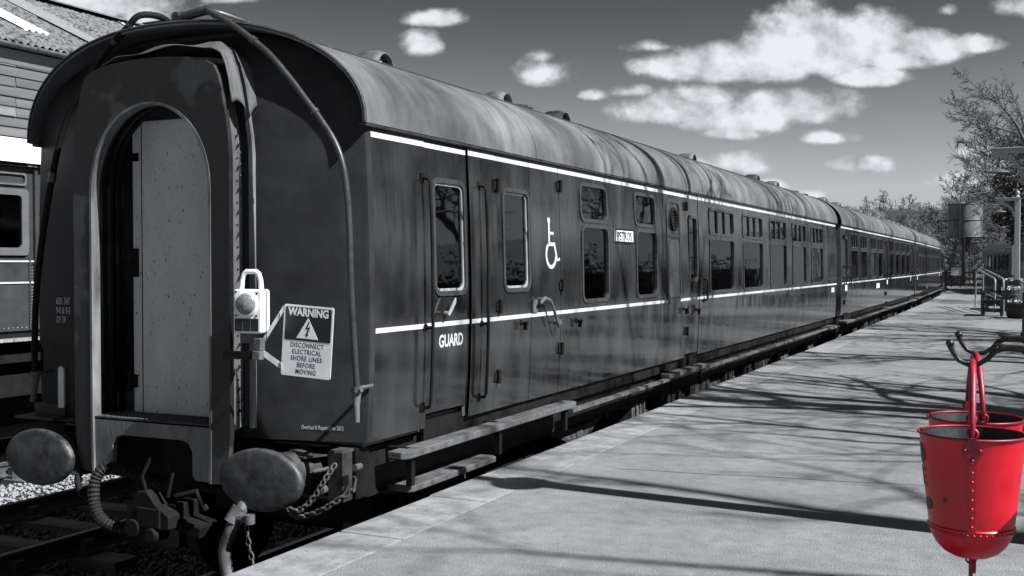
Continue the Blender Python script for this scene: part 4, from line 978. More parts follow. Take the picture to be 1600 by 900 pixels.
def link_chain(pts, name, r=.007, L_=.042):
    P3 = [Vector(p) for p in pts]; q = []
    for i in range(len(P3) - 1):
        p0, p1, p2, p3 = [P3[max(0, min(len(P3) - 1, j))] for j in (i - 1, i, i + 1, i + 2)]
        for k in range(12):
            t = k / 12; q.append(.5 * ((2 * p1) + (-p0 + p2) * t + (2 * p0 - 5 * p1 + 4 * p2 - p3) * t * t + (-p0 + 3 * p1 - 3 * p2 + p3) * t ** 3))
    m = MB(); acc = 0; last = q[0]; k = 0
    for a in q[1:]:
        if (a - last).length >= L_ * .72:
            d = (a - last).normalized(); c = (a + last) / 2; s_ = d.cross(Vector((0, 1, 0)) if k % 2 else Vector((.3, .6, .7))).normalized()
            loop = [c + d * (L_ * .5 * math.cos(2 * PI * j / 8)) + s_ * (L_ * .30 * math.sin(2 * PI * j / 8)) for j in range(9)]
            m.tube(loop, r, 5, caps=False); last = a; k += 1
    return m.build(name, GRIME2, c1, smooth=60)
link_chain([(1.20, -.16, .26), (1.16, -.20, .18), (1.10, -.22, .08), (1.02, -.24, .0), (.93, -.25, .0), (.86, -.26, .05)], 'safety_chain')
link_chain([(1.33, -.16, .13), (1.25, -.2, .07), (1.14, -.22, .0), (1.0, -.23, -.045), (.90, -.24, -.02)], 'safety_chain')
link_chain([(.80, -.45, -.02), (.82, -.46, -.15), (.86, -.46, -.30), (.88, -.46, -.42)], 'hose_chain', .005, .05)
m = MB(); pr2 = [(-.09, -.16), (-.075, -.17), (.075, -.17), (.09, -.15), (.095, -.02), (.07, .0), (-.07, .0), (-.09, -.02)]
m.box(1.14, 1.24, -.15, -.12, .04, .33); m.box(1.225, 1.245, -.15, -.05, .04, .33); m.box(1.14, 1.24, -.14, -.02, .315, .335); o = m.build('lamp_iron_bracket', GRIME, c1, bevel=.006)
m = MB(); m.tube([(1.15, -.15, .23), (1.08, -.20, .215)], .013, 8); m.tube([(1.12, -.15, .11), (1.12, -.19, .11)], .026, 10); m.tube([(1.33, -.1, .25), (1.33, -.16, .25)], .02, 8); m.tube([(1.30, -.12, .19), (1.34, -.16, .19), (1.33, -.17, .12), (1.28, -.15, .10)], .009, 6); m.build('bracket_pin', GRIME2, o, smooth=50)
# hoses
def hose(pts, r, name, material, ribs=0, smooth=60):
    P3 = [Vector(p) for p in pts]; q = []
    for i in range(len(P3) - 1):
        p0, p1, p2, p3 = [P3[max(0, min(len(P3) - 1, j))] for j in (i - 1, i, i + 1, i + 2)]
        for k in range(10):
            t = k / 10; q.append(.5 * ((2 * p1) + (-p0 + p2) * t + (2 * p0 - 5 * p1 + 4 * p2 - p3) * t * t + (-p0 + 3 * p1 - 3 * p2 + p3) * t ** 3))
    q.append(P3[-1]); m = MB(); rr = [r * (1 + (.13 if (k // 1) % 2 else -.02) * ribs) for k in range(len(q))]; m.tube(q, rr, 12); return m.build(name, material, c1, smooth=smooth)
hose([(-.20, -.05, .02), (-.28, -.22, .10), (-.355, -.34, .15), (-.395, -.40, .08), (-.385, -.42, -.05), (-.33, -.42, -.15), (-.22, -.38, -.20), (-.08, -.30, -.20)], .033, 'vacuum_hose', RUBBER, 1.6, 15)
hose([(.60, -.15, .10), (.70, -.32, .06), (.735, -.42, .0), (.70, -.46, -.10), (.655, -.46, -.22), (.67, -.46, -.34), (.72, -.46, -.42)], .036, 'brake_pipe', GRIME2)
m = MB(); m.tube([(.73, -.42, .02), (.70, -.46, -.06)], .045, 12); m.tube([(.72, -.45, -.03), (.82, -.47, -.03)], .02, 8); m.tube([(.84, -.47, -.05), (.84, -.47, .0)], .03, 10); m.build('brake_pipe_cock', GRIME2, c1, smooth=40)
hose([(-.50, -.05, .05), (-.55, -.25, .10), (-.62, -.32, .08), (-.56, -.36, -.02), (-.45, -.36, -.06)], .02, 'steam_hose', BLACK)
hose([(-.15, .0, -.1), (-.12, -.2, -.02), (-.16, -.26, -.16), (-.12, -.2, -.26), (-.05, -.1, -.2)], .016, 'jumper_cable', BLACK)
# drop-head coupler
m = MB(); m.box(-.02, .16, -.45, .05, -.16, -.04); m.prism([(-.10, -.05), (-.02, .05), (.05, .06), (.12, -.02), (.22, -.08), (.22, -.16), (.10, -.18), (.02, -.24), (-.07, -.22), (-.11, -.14)], fy, -.44, -.34)
m.tube([(-.05, -.46, -.17), (-.05, -.32, -.17)], .055, 16); m.tube([(.10, -.47, -.20), (.10, -.34, -.20)], .045, 16); o = m.build('drop_head_coupler', BLACK, c1, bevel=.008)
m = MB(); m.tube([(.02, -.40, .02), (.0, -.42, .14), (.05, -.40, .25)], .012, 8); m.build('coupler_lever', BLACK, o, smooth=50)
m = MB(); m.tube([(.16, -.38, .02), (.20, -.38, .16), (.14, -.36, .27)], .012, 8); m.build('coupler_lever', BLACK, o, smooth=50)
m = MB(); m.prism([(.05 + .17 * math.cos(2 * PI * i / 20), .20 + .19 * math.sin(2 * PI * i / 20)) for i in range(20)], fy, -.12, -.06); m.build('coupler_buffing_plate', BLACK, c1, bevel=.01)
m = MB(); m.box(.16, .36, -.30, -.1, -.16, -.10, Matrix.Rotation(.2, 4, 'Y')); m.tube([(.2, -.35, .02), (.34, -.33, .06), (.38, -.3, -.05)], .02, 8); m.build('screw_coupling', BLACK, c1)
# end details: tare panel, grab, steps
text('tare_lettering', '63½ 34T\n9-0 & 9-3\nOF 39', .062, LINE, Matrix.Translation((-1.115, -.037, 1.135)) @ Matrix.Rotation(-.197, 4, 'Z') @ MY, c1, sx=.72, bold=.0008)
text('overhaul_lettering', 'Overhaul & Repaint June 2012', .036, LINE, Matrix.Translation((.905, -.0775, .432)) @ Matrix.Rotation(.197, 4, 'Z') @ MY, c1, sx=.60)
m = MB(); m.box(-1.05, -1.0, -.085, -.07, .45, .70); m.lathe([(.025, -.008), (.025, .008), (0, .008)], 12, Matrix.Translation((-1.025, -.0775, .70)) @ Matrix.Rotation(PI / 2, 4, 'X')); o = m.build('electrification_plate', SIGNW, c1)
m = MB(); m.box(-1.30, -.95, -.22, -.05, .385, .40); m.box(-1.28, -1.0, -.075, -.06, .40, .47); m.build('end_step', GRIME, c1)
m = MB(); m.tube([(-1.31, -.05, .85), (-1.22, -.08, .86), (-1.19, -.09, .82), (-1.19, -.09, .68)], .010, 6); m.build('end_bracket', BLACK, c1)
m = MB(); m.box(.74, 1.02, -.062, -.058, 1.49, 1.515, Matrix.Translation((0, .0, 0)))
finish_coach(c1)

# ---- second, third and fourth coaches
def coach_at(root, s):
    root.location = (TCX + track_off(s), s, -.915); root.rotation_euler = (0, 0, -math.atan(track_hd(s + 8)) * 1.0)
def seg_std(groups, L_, doors):
    """split a side into panels and doors; groups = window lists"""
    segs = []; y = .045
    for (a, b) in doors:
        if a > y + .05: segs.append(('side_panel', y, a - .004, .365, 2.215, 0, [w for w in groups if y <= w[0] and w[1] <= a]))
        ww = [(a + .12, b - .12, 1.22, 1.94, .05)]
        segs.append(('passenger_door', a + .004, b - .004, .39, 2.215, 0, ww)); y = b + .004
    if L_ - .01 > y: segs.append(('side_panel', y, L_ - .01, .365, 2.215, 0, [w for w in groups if y <= w[0]]))
    return segs
g2 = sum([saloon(1.35 + k * 1.55, 1.05) for k in range(2)], []) + sum([saloon(4.75 + k * 1.5, 1.0) for k in range(2)], []) + sum([saloon(8.95 + k * 1.62, 1.08) for k in range(4)], [])
d2 = [(.35, .95), (8.0, 8.6), (15.85, 16.45)]
spec2 = dict(L=L1, segs=seg_std(g2, L1, d2), joints=[.35, .95, 8.0, 8.6, 15.85, 16.45], rail=(.6, 16.2), partitions=[1.1, 7.9, 15.7], seats=[2.4, 4.2, 6.0, 9.8, 11.4, 13.0], curtains=[1.36, 2.25, 2.92, 4.76, 5.6, 6.26, 8.97, 9.88, 10.6, 12.2], tables=[1.9, 5.3, 9.5, 11.1],
    vents=[(.9, .2, 1), (2.0, .2, 1), (4.2, .25), (6.4, .25), (8.6, .25), (10.8, .25), (13.0, .25), (15.2, .25)], steps=[(.3, 1.2, 1.2, 1.44, .24, .045, 2), (7.9, 8.8, 1.2, 1.44, .24, .045, 2), (15.7, 16.7, 1.2, 1.44, .22, .045, 2)])
c2 = make_coach(spec2, 'second dark coach of the train, with two flat filler caps on its near roof', GRP)
for y, z in ((.30, 1.0), (1.02, 1.0), (7.9, 1.0), (8.68, 1.0), (15.8, 1.0)): rail_part(c2, y, z, z + .35, .05)
for y, w, z in ((.46, .12, .85), (.64, .10, .85), (5.9, .62, .80), (8.2, .2, .86), (15.2, .14, .86)): m = MB(); m.box(side_x(z) - .001, side_x(z) + .004, y, y + w, z, z + .12); m.build('data_plate', SIGNW, c2)
for y in (.346, 8.0, 15.85):
    for z in (1.96, .62): share('door_hinge', hinge_mesh(), c2, sp(y, z))
g3 = sum([saloon(1.3 + k * 1.62, 1.0) for k in range(9)], [])
d3 = [(.35, .95), (15.85, 16.45)]
spec3 = dict(L=L1, segs=seg_std(g3, L1, d3), joints=[.35, .95, 15.85, 16.45], rail=(.6, 16.2), partitions=[1.1, 15.7], seats=[2.4, 4.4, 6.4, 8.4, 10.4, 12.4], tables=[],
    vents=[(1.2 + i * 1.85, .25) for i in range(8)], steps=[(.3, 1.2, 1.2, 1.44, .24, .045, 2), (15.7, 16.7, 1.2, 1.44, .22, .045, 2)])
c3 = make_coach(spec3, 'third dark coach of the train, with nine equal saloon windows in a row', GRP)
for y, w, z in ((.5, .2, .86), (6.1, .1, .45), (15.2, .16, .86)): m = MB(); m.box(side_x(z) - .001, side_x(z) + .004, y, y + w, z, z + .12); m.build('data_plate', SIGNW, c3)
finish_coach(c2); finish_coach(c3)
c4 = copy_tree(c3); c4['label'] = 'farthest coach of the train, turned away round the bend beside the platform end'
coach_at(c2, 22.86); coach_at(c3, 40.35); coach_at(c4, 57.9)

# ---- yellow-box style flashing lamp and the warning board, hung on the gangway
lamp = empty('warning_lamp', (-3.955, 4.93, 1.012), R(11), 'white plastic hand lamp with carrying handle and round lens strapped to the gangway', 'lamp')
bodyo = rrect(-.088, .088, 0, .248, .018)
m = MB(); m.prism(bodyo, fy, -.03, .075); m.build('case', WHITE, lamp, bevel=.010)
m = MB(); m.ring(rrect(-.091, .091, -.003, .251, .02), rrect(-.08, .08, .01, .24, .02), fy, .022, .027); m.build('case_seam', GRIME, lamp)
m = MB(); m.tube([(-.062, .02, .24), (-.056, .02, .30), (-.045, .02, .335), (-.03, .02, .347), (.03, .02, .347), (.045, .02, .335), (.056, .02, .30), (.062, .02, .24)], .0145, 10); m.build('handle', WHITE, lamp, smooth=60)
m = MB(); M = Matrix.Translation((-.006, -.03, .165)) @ Matrix.Rotation(PI / 2, 4, 'X'); m.lathe([(.072, 0), (.074, .006), (.068, .012), (.06, .012)], 28, M); lr = m.build('lens_rim', WHITE, lamp, smooth=50)
m = MB(); m.lathe([(.062, .008), (.055, .020), (.035, .030), (0, .034)], 28, M); m.build('lens', LENS, lr, smooth=60)
m = MB(); m.box(-.076, .068, -.034, -.029, .014, .084); so = m.build('solar_panel', SIGNB, lamp)
m = MB()
for k in range(1, 3): m.box(-.076 + k * .048, -.0745 + k * .048, -.036, -.033, .014, .084)
for k in range(1, 5): m.box(-.076, .068, -.0348, -.034, .014 + k * .014, .0145 + k * .014)
m.build('panel_grid', GRIME2, so)
m = MB()
for u, v in ((-.07, .10), (.055, .10), (.058, .225), (-.07, .235)): m.lathe([(.007, 0), (.006, .004), (0, .005)], 8, Matrix.Translation((u, -.03, v)) @ Matrix.Rotation(PI / 2, 4, 'X'))
m.build('case_screw', GRIME, lamp)
m = MB(); m.box(-.06, .05, .0, .07, -.055, 0); m.build('lamp_foot', GRIME2, lamp)
ws = empty('warning_sign', (-3.688, 5.08, .762), R(5), 'white and black WARNING shore line board with a triangle, bracketed beside the lamp', 'sign')
RS = Matrix.Rotation(R(3.8), 4, 'Y'); SM = lambda u, v, d: tuple(RS @ Vector((u, d, v)))
w2, h2 = .160, .405
m = MB(); m.prism(rrect(-w2, w2, 0, h2, .012), SM, 0, .004); m.build('board', SIGNW, ws)
m = MB(); m.prism(rrect(-w2 + .012, w2 - .012, .205, h2 - .012, .006), SM, -.0015, 0); m.build('black_field', SIGNB, ws)
MT = lambda u, v, d: RS @ Matrix.Translation((u, d, v)) @ MY
text('warning_lettering', 'WARNING', .062, SIGNW, MT(0, .345, -.0019), ws, align='CENTER', bold=.0022, sx=.86)
m = MB(); m.prism([(-.070, .218), (.070, .218), (0, .335)], SM, -.003, -.0016); tr_ = m.build('warning_triangle', SIGNW, ws)
m = MB(); m.prism([(.008, .318), (-.016, .272), (.002, .276), (-.006, .245), (-.012, .247), (-.004, .226), (.008, .243), (.002, .244), (.017, .286), (-.002, .281), (.013, .314)], SM, -.0042, -.0031); m.build('lightning_arrow', SIGNB, tr_)
for k, t in enumerate(('DISCONNECT', 'ELECTRICAL', 'SHORE LINES', 'BEFORE', 'MOVING')): text('instruction_lettering', t, .039, SIGNB, MT(0, .166 - k * .0375, -.0004), ws, align='CENTER', bold=.0003, sx=.80, kern=1.12)
m = MB()
for a, b in (((-.22, -.12, .175), (-.135, -.012, .385)), ((-.215, -.12, .15), (-.135, -.012, .05))):
    A, B = Vector(a), Vector(b); d = (B - A); 
    m.add([A + Vector((0, 0, .018)), A - Vector((0, 0, .018)), B - Vector((0, 0, .018)), B + Vector((0, 0, .018)), A + Vector((0, .006, .018)), A + Vector((0, .006, -.018)), B + Vector((0, .006, -.018)), B + Vector((0, .006, .018))], [(0, 1, 2, 3), (7, 6, 5, 4), (0, 4, 5, 1), (1, 5, 6, 2), (2, 6, 7, 3), (3, 7, 4, 0)])
m.build('strut', WORN, ws)
m = MB(); m.box(-.44, -.19, -.155, -.135, .105, .150); m.build('clamp_bar', BLACK, ws)
m = MB(); m.box(-.235, -.185, -.175, -.13, .105, .155); m.box(-.235, -.19, -.16, -.11, .155, .225); m.build('clamp_block', GRIME2, ws, bevel=.004)

# ================================================================== FIRE BUCKETS
def bucket(loc, rz, label):
    root = empty('fire_bucket', loc, rz, label, 'bucket', 'red fire buckets hanging from the iron hooks')
    # origin at the bottom of the round base; rim at z = .378
    prof = [(0, 0), (.03, .0015), (.055, .008), (.08, .022), (.10, .043), (.113, .068), (.1195, .096), (.121, .100), (.1285, .17), (.137, .25), (.1445, .32), (.1495, .372), (.1515, .377)]
    m = MB(); m.lathe(prof, 64, caps=False); sh = m.build('bucket_shell', RED, root, smooth=60)
    m = MB(); m.lathe([(.1485, .374), (.143, .32), (.1355, .25), (.127, .17), (.118, .10), (.10, .06), (.06, .03), (0, .02)], 48, caps=False); m.build('bucket_lining', BUCKIN, root, smooth=60)
    m = MB(); m.tube([(.1525 * math.cos(2 * PI * i / 64), .1525 * math.sin(2 * PI * i / 64), .377) for i in range(65)], .0042, 8, caps=False); m.build('rim', REDDK, root, smooth=60)
    rad = lambda z: np.interp(z, [p[1] for p in prof], [p[0] for p in prof])
    def surf(a, z, off=0): r_ = rad(z) + off; return (r_ * math.sin(a), -r_ * math.cos(a), z)
    m = MB(); m.strip([[surf(2 * PI * i / 64, z, o) for z, o in ((.084, .0), (.088, .0025), (.102, .0035), (.106, .0))] for i in range(65)]); m.build('base_seam', RED, root, smooth=40)
    def rivet(mb, a, z, r_=.0048, off=.003):
        q = Vector(surf(a, z, off)); nrm = Vector((math.sin(a), -math.cos(a), -.1)).normalized(); mb.lathe([(r_, 0), (r_ * .85, r_ * .5), (r_ * .45, r_ * .85), (0, r_)], 10, Matrix.Translation(q) @ nrm.to_track_quat('Z', 'Y').to_matrix().to_4x4())
    m = MB()
    for i in range(44): rivet(m, 2 * PI * i / 44 + .05, .092, .0042)
    m.build('base_rivets', RED, root, smooth=60)
    for a0 in (0, PI):
        if a0 == 0:
            m = MB(); m.strip([[surf(a0 + t, z, .0032 if 0 < j < 5 else 0) for j, t in enumerate((-.095, -.092, -.04, .04, .092, .095))] for z in [.10 + .24 * i / 10 for i in range(11)]]); m.build('side_seam', RED, root, smooth=30)
            m = MB()
            for k in range(8): rivet(m, a0, .118 + k * .0272, .0047, .0035)
            m.build('seam_rivets', RED, root, smooth=60)
        # riveted ear: triangular plate with an upright eye
        pl = [(-.20, .352), (-.14, .362), (-.105, .372), (-.085, .378), (-.085, .402), (-.05, .415), (.05, .415), (.085, .402), (.085, .378), (.105, .372), (.14, .362), (.20, .352), (.20, .340), (.06, .305), (-.06, .305), (-.20, .340)]
        m = MB(); m.prism([(u, v) for u, v in pl], lambda u, v, d: (( float(rad(min(v, .376))) + d) * math.sin(a0 + u * .9), -(float(rad(min(v, .376))) + d) * math.cos(a0 + u * .9), v), .003, .0075); er = m.build('ear', REDDK, root)
        for u, v in ((-.15, .348), (.15, .348), (0, .318)): m = MB(); rivet(m, a0 + u * .9, v, .0052, .0075); m.build('ear_rivet', REDDK, er, smooth=60)
        m = MB()
        c = Vector(surf(a0, .376, .006)); c.z = .398; t_ = Vector((math.cos(a0), math.sin(a0), 0)); o_ = Vector((math.sin(a0), -math.cos(a0), 0))
        m.tube([c + t_ * (.014 * math.cos(2 * PI * i / 12)) + Vector((0, 0, .014 * math.sin(2 * PI * i / 12))) + o_ * .004 for i in range(13)], .0045, 6, caps=False)
        m.build('ear_eye', REDDK, er, smooth=60)
    # swinging handle
    H = .595
    pts = [(0, -.160, .392), (0, -.165, .405), (0, -.158, .430), (0, -.128, .49), (0, -.082, .55), (0, -.035, H - .008), (0, 0, H), (0, .035, H - .008), (0, .082, .55), (0, .128, .49), (0, .158, .430), (0, .165, .405), (0, .160, .392)]
    m = MB(); m.tube(pts, [.006, .0075, .0085, .0095, .0105, .0105, .0095, .0105, .0105, .0095, .0085, .0075, .006], 12); m.build('handle', REDDK, root, smooth=60)
    m = MB(); m.tube([(.014 * math.cos(2 * PI * i / 14), -.012, -.002 + .014 * math.sin(2 * PI * i / 14)) for i in range(15)], .0035, 6, caps=False); m.build('base_ring', REDDK, root, smooth=60)
    m = MB(); m.tube([(0, -.008, .0), (0, -.010, -.06), (0, -.010, -.13), (0, -.006, -.15), (0, .02, -.155)], .0065, 10); m.build('base_handle', REDDK, root, smooth=60)
    # worn black figures on the left flank and a chip
    f = lambda u, v, d: surf(u, v, .0006 + d)
    m = MB()
    D_ = lambda ca, cz, ra, rz_: m.prism([(ca + ra * math.cos(2 * PI * i / 16), cz + rz_ * math.sin(2 * PI * i / 16)) for i in range(16)], f, 0, .0008)
    D_(-1.30, .315, .17, .030); m.prism([(-1.50, .285), (-1.30, .285), (-1.30, .345), (-1.50, .345)], f, 0, .0009)
    for z in (.222, .245, .268): m.prism([(-1.55, z - .0065), (-1.20, z - .0065), (-1.20, z + .0065), (-1.55, z + .0065)], f, 0, .0008)
    m.prism([(-1.55, .2155), (-1.37, .2155), (-1.37, .2745), (-1.55, .2745)], f, 0, .0009)
    D_(-1.20, .165, .19, .019); m.build('painted_figures', MARK, root)
    m = MB(); m.prism([(-.60 + .05 * math.cos(2 * PI * i / 10) * (1 + .2 * math.sin(i * 2)), .190 + .0085 * math.sin(2 * PI * i / 10)) for i in range(10)], f, 0, .0006); ch = m.build('paint_chip', MARK, root)
    return root
b1 = bucket((-.150, 3.58, .512), R(3), 'nearer red fire bucket with riveted seam and worn black figures')
b2 = bucket((-.160, 4.04, .500), R(11), 'farther red fire bucket, half hidden behind the nearer one')
st = empty('bucket_stand', (.55, 3.85, 0), 0, 'black iron stand whose two hooked brackets carry the fire buckets', 'stand')
m = MB(); m.box(-.03, .03, -.62, .62, .80, 1.22); m.build('back_board', POSTD, st, bevel=.006)
for yy in (-.5, .5): m = MB(); m.box(-.04, .04, yy - .04, yy + .04, 0, 1.3); m.build('leg', POSTD, st, bevel=.008)
for y in (-.27, .19):
    m = MB(); hx = -.71
    pts = [(0, y, 1.148), (-.30, y, 1.146), (hx + .095, y, 1.150), (hx + .070, y, 1.138), (hx + .052, y, 1.116), (hx + .025, y, 1.098), (hx - .002, y, 1.096), (hx - .028, y, 1.108), (hx - .045, y, 1.132), (hx - .052, y, 1.150)]
    m.tube(pts, [.011, .010, .010, .009, .008, .0075, .0072, .0075, .008, .010], 10)
    m.lathe([(0, -.013), (.008, -.010), (.0125, 0), (.012, .006), (.007, .012), (0, .014)], 12, Matrix.Translation((hx - .054, y, 1.158)))
    m.tube([(hx + .10, y, 1.152), (hx + .085, y, 1.158), (hx + .07, y, 1.160)], [.009, .006, .002], 8)
    m.tube([(hx + .145, y, 1.143), (hx + .20, y, 1.110), (hx + .32, y, 1.02), (hx + .45, y, .93), (0, y, .84)], [.006, .009, .008, .008, .009], 8)
    m.build('hook_bracket', IRON, st, smooth=60)

# ================================================================== LAMP POSTS
def lamp_post(loc, label):
    root = empty('lamp_post', loc, 0, label, 'lamp post', 'timber lamp posts in a row along the platform')
    m = MB(); m.box(-.085, .085, -.085, .085, .9, 3.50); m.build('post', POSTW, root, bevel=.02)
    m = MB(); m.box(-.1, .1, -.1, .1, 0, .9); m.box(-.125, .125, -.125, .125, 0, .18); m.build('post_base', POSTD, root, bevel=.012)
    m = MB(); m.lathe([(.06, 3.5), (.07, 3.53), (.04, 3.56), (.03, 3.585), (.058, 3.62), (.066, 3.65), (.055, 3.69), (.02, 3.72), (0, 3.725)], 16); m.box(-.105, .105, -.105, .105, 3.47, 3.505); m.build('finial', POSTW, root, smooth=40)
    m = MB(); m.box(-.62, -.085, -.045, .045, 3.40, 3.48); m.box(-.66, -.02, -.06, .06, 3.48, 3.505); m.build('arm', POSTW, root, bevel=.006)
    g_ = [(-.085, 3.40), (-.56, 3.40)] + [(-.085 - .475 * math.cos(R(a)), 3.37 - .47 * math.sin(R(a))) for a in range(0, 91, 10)][1:]
    o_ = [(-.085 - .44 * math.cos(R(a)), 3.36 - .48 * math.sin(R(a)) ) for a in range(0, 91, 9)]
    i_ = [(-.085 - .39 * math.cos(R(a)), 3.36 - .43 * math.sin(R(a)) ) for a in range(0, 91, 9)]
    # concave bracket: quarter circle with its centre out under the arm
    o_ = [(-.56 + .475 * math.sin(R(a)), 2.92 + .48 * math.cos(R(a))) for a in range(0, 91, 9)]; i_ = [(-.56 + .41 * math.sin(R(a)), 2.92 + .415 * math.cos(R(a))) for a in range(0, 91, 9)]
    m = MB()
    for k in range(10): m.prism([o_[k], o_[k + 1], i_[k + 1], i_[k]], fy, -.03, .03)
    m.build('bracket', POSTW, root)
    m = MB(); m.tube([(-.50, 0, 3.42), (-.50, 0, 3.20)], .012, 8); m.lathe([(.03, 3.22), (.05, 3.19), (.05, 3.15), (.10, 3.11), (.19, 3.07), (.20, 3.055), (.19, 3.05), (.09, 3.08), (.04, 3.10), (0, 3.11)], 24, Matrix.Translation((-.50, 0, 0))); sh = m.build('lamp_shade', GRIME2, root, smooth=40)
    m = MB(); m.lathe([(0, 3.00), (.03, 3.01), (.045, 3.05), (.035, 3.09), (0, 3.1)], 14, Matrix.Translation((-.50, 0, 0))); m.build('bulb', GLASS, sh, smooth=60)
    return root
lamp_post((.62, 6.06, 0), 'nearest cream lamp post, just past the right edge beside the bucket stand')
lamp_post((.005, 21.7, 0), 'cream lamp post cut by the right edge, with the largest hanging lamp')
lamp_post((-.33, 38.0, 0), 'cream lamp post with a ball finial behind the planter')
lamp_post((-.60, 54.0, 0), 'most distant lamp post, beyond the dark evergreen')

# ================================================================== PLATFORM FURNITURE
def bench(loc, rz, label):
    root = empty('bench', loc, rz, label, 'bench', 'slatted timber benches on the platform')
    me = MB(); me.box(-.03, .03, -.72, .72, -.011, .011); sm = me.mesh('slat', BENCH)
    for k in range(6): share('seat_slat', sm, root, (-.27 + k * .085, 0, .43 + .012 * math.sin(k)))
    for k in range(5): share('back_slat', sm, root, (.25 + k * .018, 0, .54 + k * .09), (0, R(-78), 0))
    for yy in (-.66, 0, .66):
        m = MB(); m.box(-.29, -.23, yy - .03, yy + .03, 0, .64 if yy else .42); m.box(.18, .25, yy - .03, yy + .03, 0, .42); m.box(-.28, .24, yy - .025, yy + .025, .34, .41)
        m.add([(.20, yy - .03, .42), (.26, yy - .03, .42), (.37, yy - .03, .95), (.33, yy - .03, .95), (.20, yy + .03, .42), (.26, yy + .03, .42), (.37, yy + .03, .95), (.33, yy + .03, .95)], [(0, 1, 2, 3), (7, 6, 5, 4), (0, 4, 5, 1), (1, 5, 6, 2), (2, 6, 7, 3), (3, 7, 4, 0)])
        if yy: m.box(-.32, .30, yy - .04, yy + .04, .64, .67); m.box(-.27, .22, yy - .02, yy + .02, .12, .17)
        m.build('bench_frame', BENCH, root)
    return root
bench((-.86, 32.6, 0), 0, 'nearer dark timber bench beside the flower tub')
bench((-.90, 37.2, 0), 0, 'farther dark timber bench behind the metal handrails')
hr = empty('handrail', (-1.2, 36.5, 0), 0, 'pair of pale tubular metal handrails sloping beside the benches', 'handrail')
for dx, nm in ((0, 0), (.22, 1)):
    m = MB(); m.tube([(-.36 + dx, 2.4, 0), (-.36 + dx, 2.4, 1.08), (-.33 + dx, 2.3, 1.19), (-.28 + dx, 2.05, 1.22), (.30 + dx, -2.1, 1.0), (.34 + dx, -2.3, .95), (.34 + dx, -2.35, .85), (.34 + dx, -2.35, 0)], .028, 10); m.tube([(-.36 + dx, 2.4, .55), (.34 + dx, -2.35, .45)], .02, 8)
    m.build('rail', WORN, hr, smooth=60)
def tub(loc, r, h, label, n=260):
    root = empty('flower_tub', loc, 0, label, 'planter', 'half barrel flower tubs')
    for k in range(18):
        a0, a1 = 2 * PI * k / 18 + .012, 2 * PI * (k + 1) / 18 - .012; m = MB()
        rows = [[(r * q * math.cos(a), r * q * math.sin(a), z) for a in (a0, a1)] for z, q in ((0, .86), (h * .5, 1.0), (h, .95))]
        rin = [[(r * (q - .07) * math.cos(a), r * (q - .07) * math.sin(a), z) for a in (a0, a1)] for z, q in ((0, .86), (h * .5, 1.0), (h, .95))]
        m.strip(rows); m.strip(rin); m.strip([rows[-1], rin[-1]]); m.build('stave', BENCH, root)
    for z, q in ((h * .22, .945), (h * .78, .985)): m = MB(); m.tube([(r * q * math.cos(2 * PI * i / 30), r * q * math.sin(2 * PI * i / 30), z) for i in range(31)], .014, 6, caps=False); m.build('hoop', GRIME, root)
    m = MB(); m.lathe([(r * .9, h - .06), (0, h - .03)], 20); m.build('soil', EARTH, root)
    m = MB(); rr = random.Random(int(r * 1000) + int(loc[1] * 10)); f = MB()
    for k in range(n):
        a = rr.uniform(0, 2 * PI); q = r * .95 * math.sqrt(rr.random()); x, y, z = q * math.cos(a), q * math.sin(a), h + rr.uniform(0, .10) + .05 * (1 - q / r)
        s_ = rr.uniform(.018, .035); M = Matrix.Translation((x, y, z)) @ Matrix.Rotation(rr.uniform(-.8, .8), 4, 'X') @ Matrix.Rotation(rr.uniform(-.8, .8), 4, 'Y')
        (f if rr.random() < .6 else m).add([M @ Vector((s_ * math.cos(w * PI / 3), s_ * math.sin(w * PI / 3), .006 * (w % 2))) for w in range(6)], [(0, 1, 2, 3, 4, 5)])
    o = m.build('foliage', SHRUB, root, fix=False); tag(o, kind='stuff'); o = f.build('blossom', FLOWER, root, fix=False); tag(o, kind='stuff')
    return root
tub((-.12, 31.3, 0), .42, .38, 'nearest flower tub full of white blossom at the right edge')
tub((-.42, 36.0, 0), .33, .62, 'taller flower tub with white blossom behind the bench')
tub((-.40, 41.2, 0), .36, .80, 'farthest flower tub, behind the lamp post with the ball finial', 400)

# ================================================================== BEYOND THE PLATFORM END
def timber_fence():
    root = empty('timber_fence', (-4.6, 72.5, 0), 0, 'dark three-rail fence across the end of the platform', 'fence')
    for k in range(6): m = MB(); m.box(k * 1.6 - .06, k * 1.6 + .06, -.06, .06, 0, 1.05); m.build('fence_post', POSTD, root)
    for z in (.18, .52, .88): m = MB(); m.box(-.3, 8.3, -.085, -.062, z - .05, z + .05); m.build('fence_rail', POSTD, root)
timber_fence()
nt_ = empty('notice_board', (-4.0, 72.1, 0), 0, 'small pale notice board on a post in front of the end fence', 'sign')
m = MB(); m.box(-.30, .30, -.02, .02, .72, 1.22); m.build('panel', SIGNW, nt_)
m = MB(); m.box(-.34, .34, -.035, -.005, 1.22, 1.27); m.box(-.34, -.30, -.035, .03, .70, 1.25); m.box(.30, .34, -.035, .03, .70, 1.25); m.build('panel_frame', POSTD, nt_)
for x in (-.25, .25): m = MB(); m.box(x - .04, x + .04, .021, .09, 0, 1.2); m.build('leg', POSTD, nt_)
wt = empty('water_tower', (-3.96, 81.06, -1.2), 0, 'cylindrical steel water tank with a ladder, raised on a single column', 'water tower')
